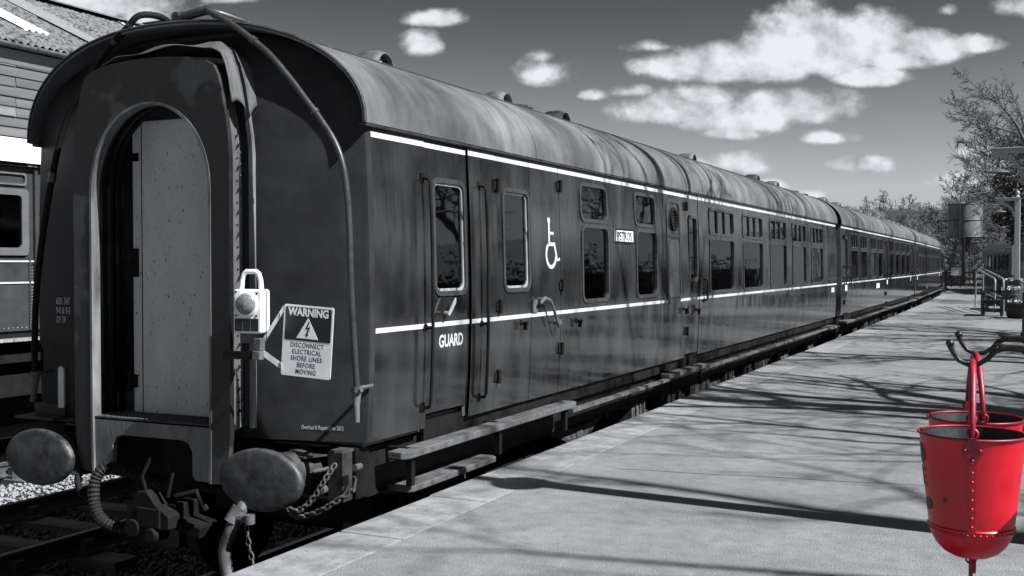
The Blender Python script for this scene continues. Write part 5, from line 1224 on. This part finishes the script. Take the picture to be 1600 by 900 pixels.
m = MB(); m.lathe([(1.12, 4.46), (1.12, 5.58)], 36); m.lathe([(1.13, 5.60), (1.13, 6.72), (1.05, 6.72), (1.05, 6.6), (0, 6.6)], 36); m.lathe([(0, 4.45), (1.12, 4.46)], 36); m.build('tank', TANK, wt, smooth=40)
m = MB()
for z in (4.46, 5.59, 6.70): m.tube([(1.135 * math.cos(2 * PI * i / 40), 1.135 * math.sin(2 * PI * i / 40), z) for i in range(41)], .03, 6, caps=False)
m.build('tank_band', TANKD, wt)
m = MB(); m.lathe([(.20, 0), (.20, 3.9), (.26, 3.95), (.52, 4.45)], 20); m.tube([(.35, -.3, 0), (.32, -.28, 4.4)], .05, 8); m.build('column', TANKD, wt, smooth=40)
m = MB()
for x in (-.16, .16): m.tube([(x - .1, -1.22, 2.4), (x - .1, -1.22, 7.3)], .025, 6)
for k in range(18): m.tube([(-.26, -1.22, 2.5 + k * .27), (.06, -1.22, 2.5 + k * .27)], .018, 5)
m.build('ladder', TANKD, wt)
pc = empty('parked_coach', (-.35, 54.6, -.95), math.atan(1.9 / 12.6), 'old panelled coach with a curved roof, parked beyond the benches', 'railway coach')
m = MB(); m.box(.0, 2.6, 0, 12.8, .95, 3.12); m.build('body', LCOACH, pc)
m = MB(); pr_ = [(1.30 + 1.38 * math.cos(PI * i / 14), 3.12 + .55 * math.sin(PI * i / 14)) for i in range(15)]; m.strip([[(x, y, z) for x, z in pr_] for y in (-.15, 12.95)]); m.add([(x, -.15, z) for x, z in pr_], [tuple(range(15))]); m.add([(x, 12.95, z) for x, z in pr_], [tuple(range(15))]); m.build('roof', ROOF, pc, smooth=60)
for k in range(8):
    y = .7 + k * 1.5; m = MB(); m.box(-.03, .0, y, y + .85, 2.05, 2.85); f_ = m.build('window', FRAME, pc); m = MB(); m.box(-.036, -.031, y + .06, y + .79, 2.11, 2.79); m.build('pane', GLASS, f_)
m = MB(); m.box(-.012, 0, 0, 12.8, 1.86, 1.90); m.box(-.012, 0, 0, 12.8, 2.93, 2.96); m.build('beading', LCOACH2, pc)
m = MB(); m.box(.2, 2.4, .3, 12.5, .35, .95)
for y in (1.5, 3.6, 9.2, 11.3): m.tube([(.25, y, .45), (2.35, y, .45)], .45, 18)
m.build('underframe', BLACK, pc)

def house(name, loc, w, d, h, rh, label, wallm, wins, axis='x'):
    root = empty(name, loc, 0, label, 'building')
    m = MB(); m.box(-w / 2, w / 2, 0, d, 0, h)
    for x in ((-w / 2 + .002, w / 2 - .002) if axis == 'x' else ()): m.add([(x, 0, h), (x, d, h), (x, d / 2, h + rh)], [(0, 1, 2)])
    m.build('wall', wallm, root)
    m = MB(); t = .12
    if axis == 'x':
        for sg in (0, 1):
            y0 = -.3 if sg == 0 else d + .3; m.add([(-w / 2 - .3, y0, h - .1), (w / 2 + .3, y0, h - .1), (w / 2 + .3, d / 2, h + rh + .08), (-w / 2 - .3, d / 2, h + rh + .08), (-w / 2 - .3, y0, h - .1 + t), (w / 2 + .3, y0, h - .1 + t), (w / 2 + .3, d / 2, h + rh + .08 + t), (-w / 2 - .3, d / 2, h + rh + .08 + t)], [(0, 1, 2, 3), (7, 6, 5, 4), (0, 4, 5, 1), (1, 5, 6, 2), (2, 6, 7, 3), (3, 7, 4, 0)])
    rf = m.build('roof', TILE, root)
    for (x, z, ww, hh) in wins:
        m = MB(); m.ring([(x - ww / 2 - .08, z - .08), (x + ww / 2 + .08, z - .08), (x + ww / 2 + .08, z + hh + .08), (x - ww / 2 - .08, z + hh + .08)], [(x - ww / 2, z), (x + ww / 2, z), (x + ww / 2, z + hh), (x - ww / 2, z + hh)], fy, -.06, .0); m.box(x - .03, x + .03, -.05, -.01, z, z + hh); f_ = m.build('window', WHITE, root)
        m = MB(); m.box(x - ww / 2, x + ww / 2, -.02, -.005, z, z + hh); m.build('pane', SIGNB, f_)
    return root
house('goods_shed', (-9.3, 112, -1.2), 7, 9, 4.6, 3.2, 'long dark slate-roofed building behind the far end of the train', STONE, [(-2.2, 2, 1, 1.4), (0, 2, 1, 1.4), (2.2, 2, 1, 1.4)])
house('stone_house', (.5, 131, 1.5), 9, 7, 4.6, 2.8, 'pale stone house on the rise, half hidden by bare trees', STONE, [(-3.2, 2.7, .9, 1.3), (-1.0, 2.7, .9, 1.3), (1.2, 2.7, .9, 1.3), (3.2, 2.7, .9, 1.3), (-3.2, .6, .9, 1.3), (-1, .6, .9, 1.3)])

# ================================================================== TREES
def tree_meshes(seed, H, lean=(0, 0), spread=1.0, nl=(9, 7, 6, 4), r0=None, mt=None, fork=.3, up=.35, twig=.009):
    rr = random.Random(seed); tr = MB(); cr = MB(); r0 = r0 or H * .022
    def poly(mb, p, d, ln, ra, rb, k, wob, trop, n):
        pts = [p.copy()]; dd = d.normalized()
        for i in range(k):
            dd = (dd + Vector((rr.gauss(0, wob), rr.gauss(0, wob), rr.gauss(0, wob) + trop / k))).normalized(); pts.append(pts[-1] + dd * (ln / k))
        mb.tube(pts, [ra + (rb - ra) * i / k for i in range(k + 1)], n, caps=False); return pts, dd
    def grow(p, d, ln, r, lv):
        if lv >= 4: poly(cr, p, d, ln, r, twig * .5, 2, .16, .1, 3); return
        k = (7, 5, 4, 3)[lv]; rb = max(twig, r * (.22 if lv == 0 else .3))
        pts, dd = poly(tr if lv <= 1 else cr, p, d, ln, r, rb, k, (.07, .13, .16, .18)[lv], (.0, up, up * .8, .15)[lv], (9, 6, 4, 3)[lv])
        n = nl[lv]
        for c in range(n):
            t = (fork + (1 - fork) * (c + rr.random()) / n) if lv == 0 else (.15 + .85 * (c + rr.random()) / n)
            t = min(.999, t); i = int(t * k); f = t * k - i; q = pts[i].lerp(pts[i + 1], f); dl = (pts[i + 1] - pts[i]).normalized()
            a = Vector((rr.gauss(0, 1), rr.gauss(0, 1), rr.gauss(0, .5))); a = (a - dl * a.dot(dl)).normalized()
            ang = R(rr.uniform(32, 62)) if lv else R(rr.uniform(35, 68))
            nd = dl * math.cos(ang) + a * math.sin(ang) * spread
            ll = ln * rr.uniform(.36, .58) * ((1.15 - .55 * t) if lv == 0 else (1.1 - .4 * t))
            rc = max(twig, (r + (rb - r) * t) * rr.uniform(.45, .65)); grow(q, nd, ll, rc, lv + 1)
        grow(pts[-1], dd, ln * .3, rb, lv + 1)
    grow(Vector((0, 0, -.3)), Vector((lean[0], lean[1], 1)), H * .72, r0, 0)
    return tr.mesh('trunk', mt or BARK, 60, fix=False), cr.mesh('crown', mt or BARK, None, fix=False)
TV = [tree_meshes(11, 11, (.03, 0), nl=(10, 8, 7, 4), twig=.014), tree_meshes(23, 10, (0, .05), 1.1, (10, 8, 7, 4), mt=BARK2, twig=.014), tree_meshes(37, 12, (-.10, 0), .9, (12, 9, 7, 5), twig=.011), tree_meshes(51, 8, (0, 0), 1.25, (13, 8, 7, 4), r0=.16, mt=BARK2, fork=.12, twig=.016),
      tree_meshes(77, 16, (-.04, .03), 1.15, (11, 8, 6, 3), r0=.42, fork=.22, twig=.010), tree_meshes(91, 15, (0, -.06), 1.1, (10, 8, 6, 3), r0=.30, fork=.25, twig=.010),
      tree_meshes(105, 15, (-.05, .02), 1.2, (9, 5, 4, 2), r0=.34, fork=.2, twig=.012)]
def tree(loc, v, rz, sc, label, group=None, name='bare_tree', cat='tree'):
    root = empty(name, loc, rz, label, cat, group); root.scale = (sc, sc, sc)
    share('trunk', TV[v][0], root); share('crown', TV[v][1], root); return root
G1 = 'bare trees beyond the end of the platform'
tree((2.1, 66, -1.1), 2, R(35), 1.25, 'tall slender bare tree rising left of the hanging lamps', G1)
tree((3.4, 60, -1.1), 0, R(140), 1.35, 'bare tree whose branches reach in at the top right edge', G1)
tree((-5.9, 98, -1.1), 3, R(10), 1.5, 'rounded bare tree directly behind the water tower', G1)
tree((-9.5, 104, -1.1), 3, R(100), 1.15, 'bare tree in front of the slate-roofed building', G1)
tree((-2.6, 90, -1.1), 1, R(60), 1.0, 'bare tree just right of the water tower', G1)
tree((1.8, 84, -1.1), 3, R(200), 1.35, 'bare tree behind the parked coach', G1)
tree((-.6, 100, -1.1), 0, R(250), 1.05, 'bare tree in front of the stone house', G1)
tree((1.0, 76, -1.1), 4, R(30), .80, 'wide bare tree beyond the lamp posts', G1)
tree((4.2, 82, -1.1), 2, R(10), 1.25, 'bare tree farthest right, behind the tall wide one', G1)
tree((.2, 94, -1.1), 2, R(300), 1.1, 'slim bare tree right of the water tower, behind the parked coach roof', G1)
tree((3.2, 70, -1.1), 4, R(190), .85, 'tall wide bare tree at the right edge', G1)
tree((-1.6, 112, -1.1), 3, R(77), 1.6, 'large rounded bare tree left of the stone house', G1)
SK = [(-33, 160, 1, 1.0), (-30, 150, 3, 1.2), (-27, 158, 0, 1.0), (-24.5, 150, 3, 1.3), (-21.5, 160, 1, 1.1), (-19, 150, 3, 1.15), (-16, 158, 0, 1.1), (-13.5, 148, 3, 1.25), (-9, 150, 1, 1.15), (-6, 140, 3, 1.2), (-3, 148, 0, 1.1), (.5, 145, 3, 1.35), (4, 140, 3, 1.3), (7, 150, 1, 1.3)]
for k, (x, y, v, sc) in enumerate(SK):
    lb = 'skyline tree, ' + ('first and leftmost of the row above the second coach', 'second from the left above the second coach', 'third from the left, a thin one above the coach roofs', 'fourth from the left, broad crowned', 'fifth from the left above the third coach', 'sixth from the left above the third coach', 'just left of the slate roof', 'directly above the left gable of the slate roof', 'behind the ridge of the slate roof', 'right of the slate roof', 'seen behind the water tank', 'right of the water tank', 'behind the stone house', 'rightmost, behind the nearest lamps')[k]
    tree((x, y, .4), v, rng.uniform(0, 6), sc, lb, 'distant trees on the skyline')

# the trees whose branch shadows cross the platform and coach roofs (they stand to the right, outside the frame)
G2 = 'bare trees along the back of the platform'
for (x, y, v, rz, sc, lb) in ((5.4, 11.2, 6, 50, 1.05, 'bare tree whose thick trunk shadow crosses the platform'), (6.2, 16.4, 5, 300, 1.0, 'second bare tree behind the platform'), (7.8, 8.0, 4, 100, .9, 'bare tree between the buckets and the thick-trunked tree'), (8.4, 4.5, 6, 250, .98, 'bare tree nearest the buckets behind the platform'), (7.2, 22.5, 4, 160, .95, 'third bare tree along the back of the platform'), (7.8, 30, 5, 240, 1.0, 'fourth bare tree along the back of the platform'), (7.5, 41, 4, 80, 1.0, 'fifth bare tree along the back of the platform')):
    tree((x, y, -.6), v, R(rz), sc, lb, G2)

def leaf_cloud(mb, c, rx, ry, rz, n, s0, rr):
    for k in range(n):
        while True:
            p = Vector((rr.uniform(-1, 1), rr.uniform(-1, 1), rr.uniform(-1, 1)))
            if .25 < p.length < 1: break
        q = Vector((c[0] + p.x * rx, c[1] + p.y * ry, c[2] + p.z * rz)); s_ = s0 * rr.uniform(.5, 1.3)
        a = Vector((rr.gauss(0, 1), rr.gauss(0, 1), rr.gauss(0, 1))).normalized(); b = a.orthogonal().normalized(); c_ = a.cross(b)
        mb.add([q - b * s_, q + c_ * s_ * .5, q + b * s_, q - c_ * s_ * .5], [(0, 1, 2, 3)])
def evergreen(loc, blobs, stem, label, leaf=.06, n=500, seed=1, material=None, name='evergreen_tree', cat='tree', group=None):
    root = empty(name, loc, 0, label, cat, group); rr = random.Random(seed); m = MB()
    for (x, y, z, rx, ry, rz) in blobs: leaf_cloud(m, (x, y, z), rx, ry, rz, n, leaf, rr)
    m.build('crown', material or LEAFD, root, fix=False)
    m = MB(); m.tube([(0, 0, 0), (.03, 0, stem * .5), (0, 0, stem)], [.07, .06, .03], 7); m.build('trunk', BARK, root); return root
rr = random.Random(5)
evergreen((-.42, 45.5, -.5), [(rr.uniform(-.45, .35), rr.uniform(-.4, .4), 2.9 + .26 * i, .45 + .1 * math.sin(i), .45, .35) for i in range(10)], 5.2, 'dark evergreen tree behind the ball-topped lamp post', .07, 420, 5)
G3 = 'bushes on the ground beyond the platform end'
n_ = 0
for (x, y, w, h, mt, lb) in ((-7.5, 84, 2.4, 1.8, SHRUB, 'pale bush left of the water tower column'), (-1.2, 86, 2.6, 2.2, SHRUB, 'pale bush right of the water tower column'), (-5.2, 90, 2.2, 2.6, SHRUB, 'bush directly behind the water tower column'), (2.2, 78, 2.0, 2.6, SHRUB, 'bush behind the parked coach'), (-10.5, 92, 3, 2.4, SHRUB, 'bush beside the far end of the train'), (-16, 128, 6, 3.6, SHRUB, 'wide bush below the slate-roofed building'), (-26, 150, 9, 9.5, LEAFD, 'dark thicket on the skyline above the second coach'), (-17, 158, 8, 9.0, SHRUB, 'pale thicket on the skyline left of the slate-roofed building'), (3.5, 108, 5, 4.4, SHRUB, 'large bush below the stone house'), (-3, 112, 5, 4.5, SHRUB, 'large bush between tower and stone house')):
    rr = random.Random(int(x * 7 + y)); evergreen((x, y, -1.0), [(rr.uniform(-w, w) * .5, rr.uniform(-w, w) * .3, h * rr.uniform(.25, .75), w * .3, w * .3, h * .3) for i in range(8)], h * .6, lb, .05 + w * .008, 420, int(x * 3 + y), mt, 'bush', 'bush', G3)

# hill behind everything
m = MB(); rows = []
for i in range(40):
    row = []
    for j in range(12):
        x = -260 + i * 13; y = 175 + j * 18; z = -1.5 + 6.5 * (1 - math.exp(-j * .45)) + 1.6 * math.sin(i * .55) + .9 * math.sin(i * .9 + j) - (0 if x < 40 else 0); row.append((x, y, z if j else -2))
    rows.append(row)
m.strip(rows); tag(m.build('hill', HILLM, smooth=180), kind='structure')

# unseen hedge added behind the platform for the coach sides to reflect
hd = empty('hedge', (8.4, 30, 0), 0, 'unseen dark hedge added behind the platform for the coach sides to reflect', 'hedge')
m = MB(); rr = random.Random(9)
for k in range(52): leaf_cloud(m, (rr.uniform(-.3, .3), -36 + k * 1.4, 1.0 + rr.uniform(-.2, .35)), .7, 1.0, 1.0 + rr.uniform(0, .4), 260, .10, rr)
m.build('foliage', LEAFD, hd, fix=False)
m = MB(); m.box(-.35, .35, -37, 37, 0, 1.5); m.build('hedge_core', LEAFD, hd)

# ================================================================== LEFT: COACH ON THE FAR SIDING AND THE TIMBER SHED
lc = empty('siding_coach', (-10.2, 3.0, -.915), 0, 'panelled coach with a white roof standing on the far left siding', 'railway coach')
ZB = .915
def lbox(m, x0, x1, y0, y1, z0, z1): m.box(x0, x1, y0 - 3, y1 - 3, z0 + ZB, z1 + ZB)
m = MB(); lbox(m, -2.7, -.02, 3.0, 24, .655, 2.50); m.build('body', LCOACH, lc)
m = MB(); pr_ = [(-1.35 + 1.43 * math.cos(PI * i / 18), 2.53 + ZB + .42 * math.sin(PI * i / 18)) for i in range(19)]
m.strip([[(x, y, z) for x, z in pr_] for y in (-.1, 21.1)]); m.add([(x, -.1, z) for x, z in pr_], [tuple(range(19))]); m.add([(x, 21.1, z) for x, z in pr_], [tuple(range(19))]); m.build('roof', RFLIT, lc, smooth=60)
m = MB(); lbox(m, -.02, .05, 2.95, 24.05, 2.49, 2.54); m.build('cornice', BLACK, lc)
text('cantrail_lettering', 'SEATS', .045, LINE, Matrix.Translation((.052, 8.80 - 3, 2.498 + ZB)) @ MX, lc)
for k in range(9):
    y = 7.72 + (k - 2) * 1.75 ; 
    if y < 3.1: continue
    m = MB(); m.ring(rrect(y, y + 1.12, 1.50, 2.24, .05), rrect(y + .09, y + 1.03, 1.585, 2.17, .05), lambda u, v, d: (d, u - 3, v + ZB), -.02, .012); f_ = m.build('window', LCOACH2, lc)
    m = MB(); m.prism(rrect(y + .09, y + 1.03, 1.585, 2.17, .05), lambda u, v, d: (d, u - 3, v + ZB), -.012, -.006); m.build('pane', GLASS, f_)
    m = MB(); m.ring(rrect(y + .02, y + 1.1, 2.28, 2.42, .03), rrect(y + .04, y + 1.08, 2.30, 2.40, .03), lambda u, v, d: (d, u - 3, v + ZB), -.01, .006); m.build('toplight_beading', LCOACH2, lc)
m = MB()
for z in (1.425, 1.185): lbox(m, -.02, -.008, 3.0, 24, z, z + .018)
m.build('waist_line', LINE, lc)
m = MB()
for yy in (8.865, 7.115, 10.615): lbox(m, -.02, -.006, yy - .012, yy + .012, .66, 1.48)
for yy in (8.94, 7.19, 10.69): lbox(m, -.02, .02, yy - .02, yy + .02, .66, 2.46)
m.build('panel_beading', LCOACH, lc)
m = MB()
for k in range(120): yy = 6 + k * .06; m.lathe([(.008, 0), (0, .006)], 5, Matrix.Translation((-.018, yy - 3, .69 + ZB)) @ Matrix.Rotation(PI / 2, 4, 'Y'))
for k in range(20):
    for yy in (8.885, 8.905): m.lathe([(.008, 0), (0, .006)], 5, Matrix.Translation((-.018, yy - 3, .70 + k * .037 + ZB)) @ Matrix.Rotation(PI / 2, 4, 'Y'))
m.build('rivets', WORN, lc)
m = MB(); lbox(m, -.06, .10, 3, 24, .545, .575); m.build('footboard', WORN, lc)
m = MB(); lbox(m, -2.6, -.05, 3, 24, .30, .655); lbox(m, -2.4, -.2, 4, 23, -.1, .3)
for y in (5.0, 7.4, 18.5, 21): m.tube([(-2.2, y - 3, .46), (-.35, y - 3, .46)], .46, 20)
lbox(m, -.30, -.22, 4.2, 8.4, -.45, -.05); lbox(m, -.4, -.1, 9.5, 16, -.5, .1)
m.build('underframe', BLACK, lc)

sh = empty('timber_shed', (-15, 0, -1.2), 0, 'weatherboarded shed with a mossy corrugated roof and white rooflights', 'building')
SY0, SY1 = 2.0, 40.0
m = MB(); m.box(-8.8, -.08, SY0, SY1, 0, 6.0); m.add([(-8.8, SY1, 6.0), (-.08, SY1, 6.0), (-4.4, SY1, 8.1)], [(0, 1, 2)]); m.add([(-8.8, SY0, 6.0), (-.08, SY0, 6.0), (-4.4, SY0, 8.1)], [(0, 1, 2)]); m.build('wall_frame', GRIME, sh)
# weatherboards laid one by one, overlapping, broken into lengths
rr = random.Random(4); z = 3.2; pool = []
def board_mesh(ln): m = MB(); m.add([(-.03, 0, 0), (.036, 0, 0), (.004, 0, .20), (-.03, 0, .20), (-.03, ln, 0), (.036, ln, 0), (.004, ln, .20), (-.03, ln, .20)], [(0, 1, 2, 3), (7, 6, 5, 4), (0, 4, 5, 1), (1, 5, 6, 2), (2, 6, 7, 3), (3, 7, 4, 0)]); return m
T2 = mat('weathered_timber_pale', .15, .75, var=.4, scale=6, bump=.5, bscale=30, stretch=(1, .12, 1)); T3 = mat('weathered_timber_grey', .09, .75, var=.45, scale=4, bump=.5, bscale=30, stretch=(1, .12, 1))
while z < 5.85:
    y = SY0 + rr.choice([0, 1.2])
    while y < SY1 - .5:
        ln = rr.choice([2.4, 1.2, 3.6]) if y < 22 else 6.0; ln = min(ln, SY1 - y)
        o = board_mesh(ln - .012).build('weatherboard', rr.choice([TIMBER, T2, T3]), sh, loc=(-.04 + rr.uniform(-.004, .004), y, z + rr.uniform(-.006, .006))); y += ln
    z += .165
m = MB(); m.box(-.08, -.02, SY0, SY1, 0, 3.2); m.build('lower_boarding', T3, sh)
m = MB(); m.box(-.06, .0, SY0, SY1, 5.86, 6.10); m.build('fascia', mat('fascia_timber', .12, .7, var=.4, scale=6, stretch=(1, .1, 1)), sh)  # fascia board in its own timber tone
m = MB(); gy = [SY0 - .1 + i * 1.0 for i in range(40)]; m.strip([[(.14 + .065 * math.cos(a), y, 6.17 + .065 * math.sin(a)) for a in [R(180 + q * 20) for q in range(10)]] for y in gy]); gt = m.build('gutter', GRIME2, sh, smooth=60); gt.modifiers.new('thickness', 'SOLIDIFY').thickness = .008
m = MB()
for k in range(32): y = SY0 + .7 + k * 1.15; m.tube([(.0, y, 6.14), (.06, y, 6.09), (.14, y, 6.095), (.21, y, 6.14), (.215, y, 6.18)], .012, 6)
m.build('gutter_bracket', GRIME, gt)
# corrugated roof sheets
def sheet(y0, y1, x0, x1, material, name, dz=0, n_=8):
    m = MB(); ny = int((y1 - y0) / .0365); rows = []
    for i in range(ny + 1):
        y = y0 + (y1 - y0) * i / ny; w = .028 * math.sin(2 * PI * y / .146); rows.append([(x0 + (x1 - x0) * j / n_, y, 6.21 + (-(x0 + (x1 - x0) * j / n_) + .15) * .462 + w + dz) for j in range(n_ + 1)])
    m.strip(rows); return m.build(name, material, sh, smooth=60, fix=False)
y = SY0 - .1; k = 0
while y < SY1:
    y1 = min(y + 1.022, SY1 + .1)
    sheet(y, y1, .18, -2.3, CORR, 'roof_sheet', .004 * (k % 2)); sheet(y, y1, -2.25, -4.45, CORR if k % 5 != 3 else CORRP, 'roof_sheet', .018 + .004 * (k % 2))
    y = y1; k += 1
sheet(13.6, 14.2, -.8, -2.5, SKYL, 'rooflight', .03); sheet(19.0, 19.7, -1.6, -4.1, SKYL, 'rooflight', .045); sheet(15.2, 15.9, -.9, -4.2, CORRP, 'roof_sheet', .04)
m = MB(); m.strip([[(-4.0 - .8 * math.sin(0) + x, y, z) for x, z in ((-1.0, 8.13), (-.5, 8.36), (-.38, 8.40), (-.25, 8.36), (.05, 8.24))] for y in (SY0 - .1, SY1 + .1)]); m.build('ridge_capping', CORR, sh)
m = MB(); m.strip([[(-4.4, y, 8.33), (-9.0, y, 6.15)] for y in (SY0 - .1, SY1 + .1)]); m.build('rear_roof_slope', CORR, sh)
m = MB(); m.box(-4.7, -4.0, 20.5, 21.6, 8.36, 8.52); m.build('ridge_vent', GRIME, sh)
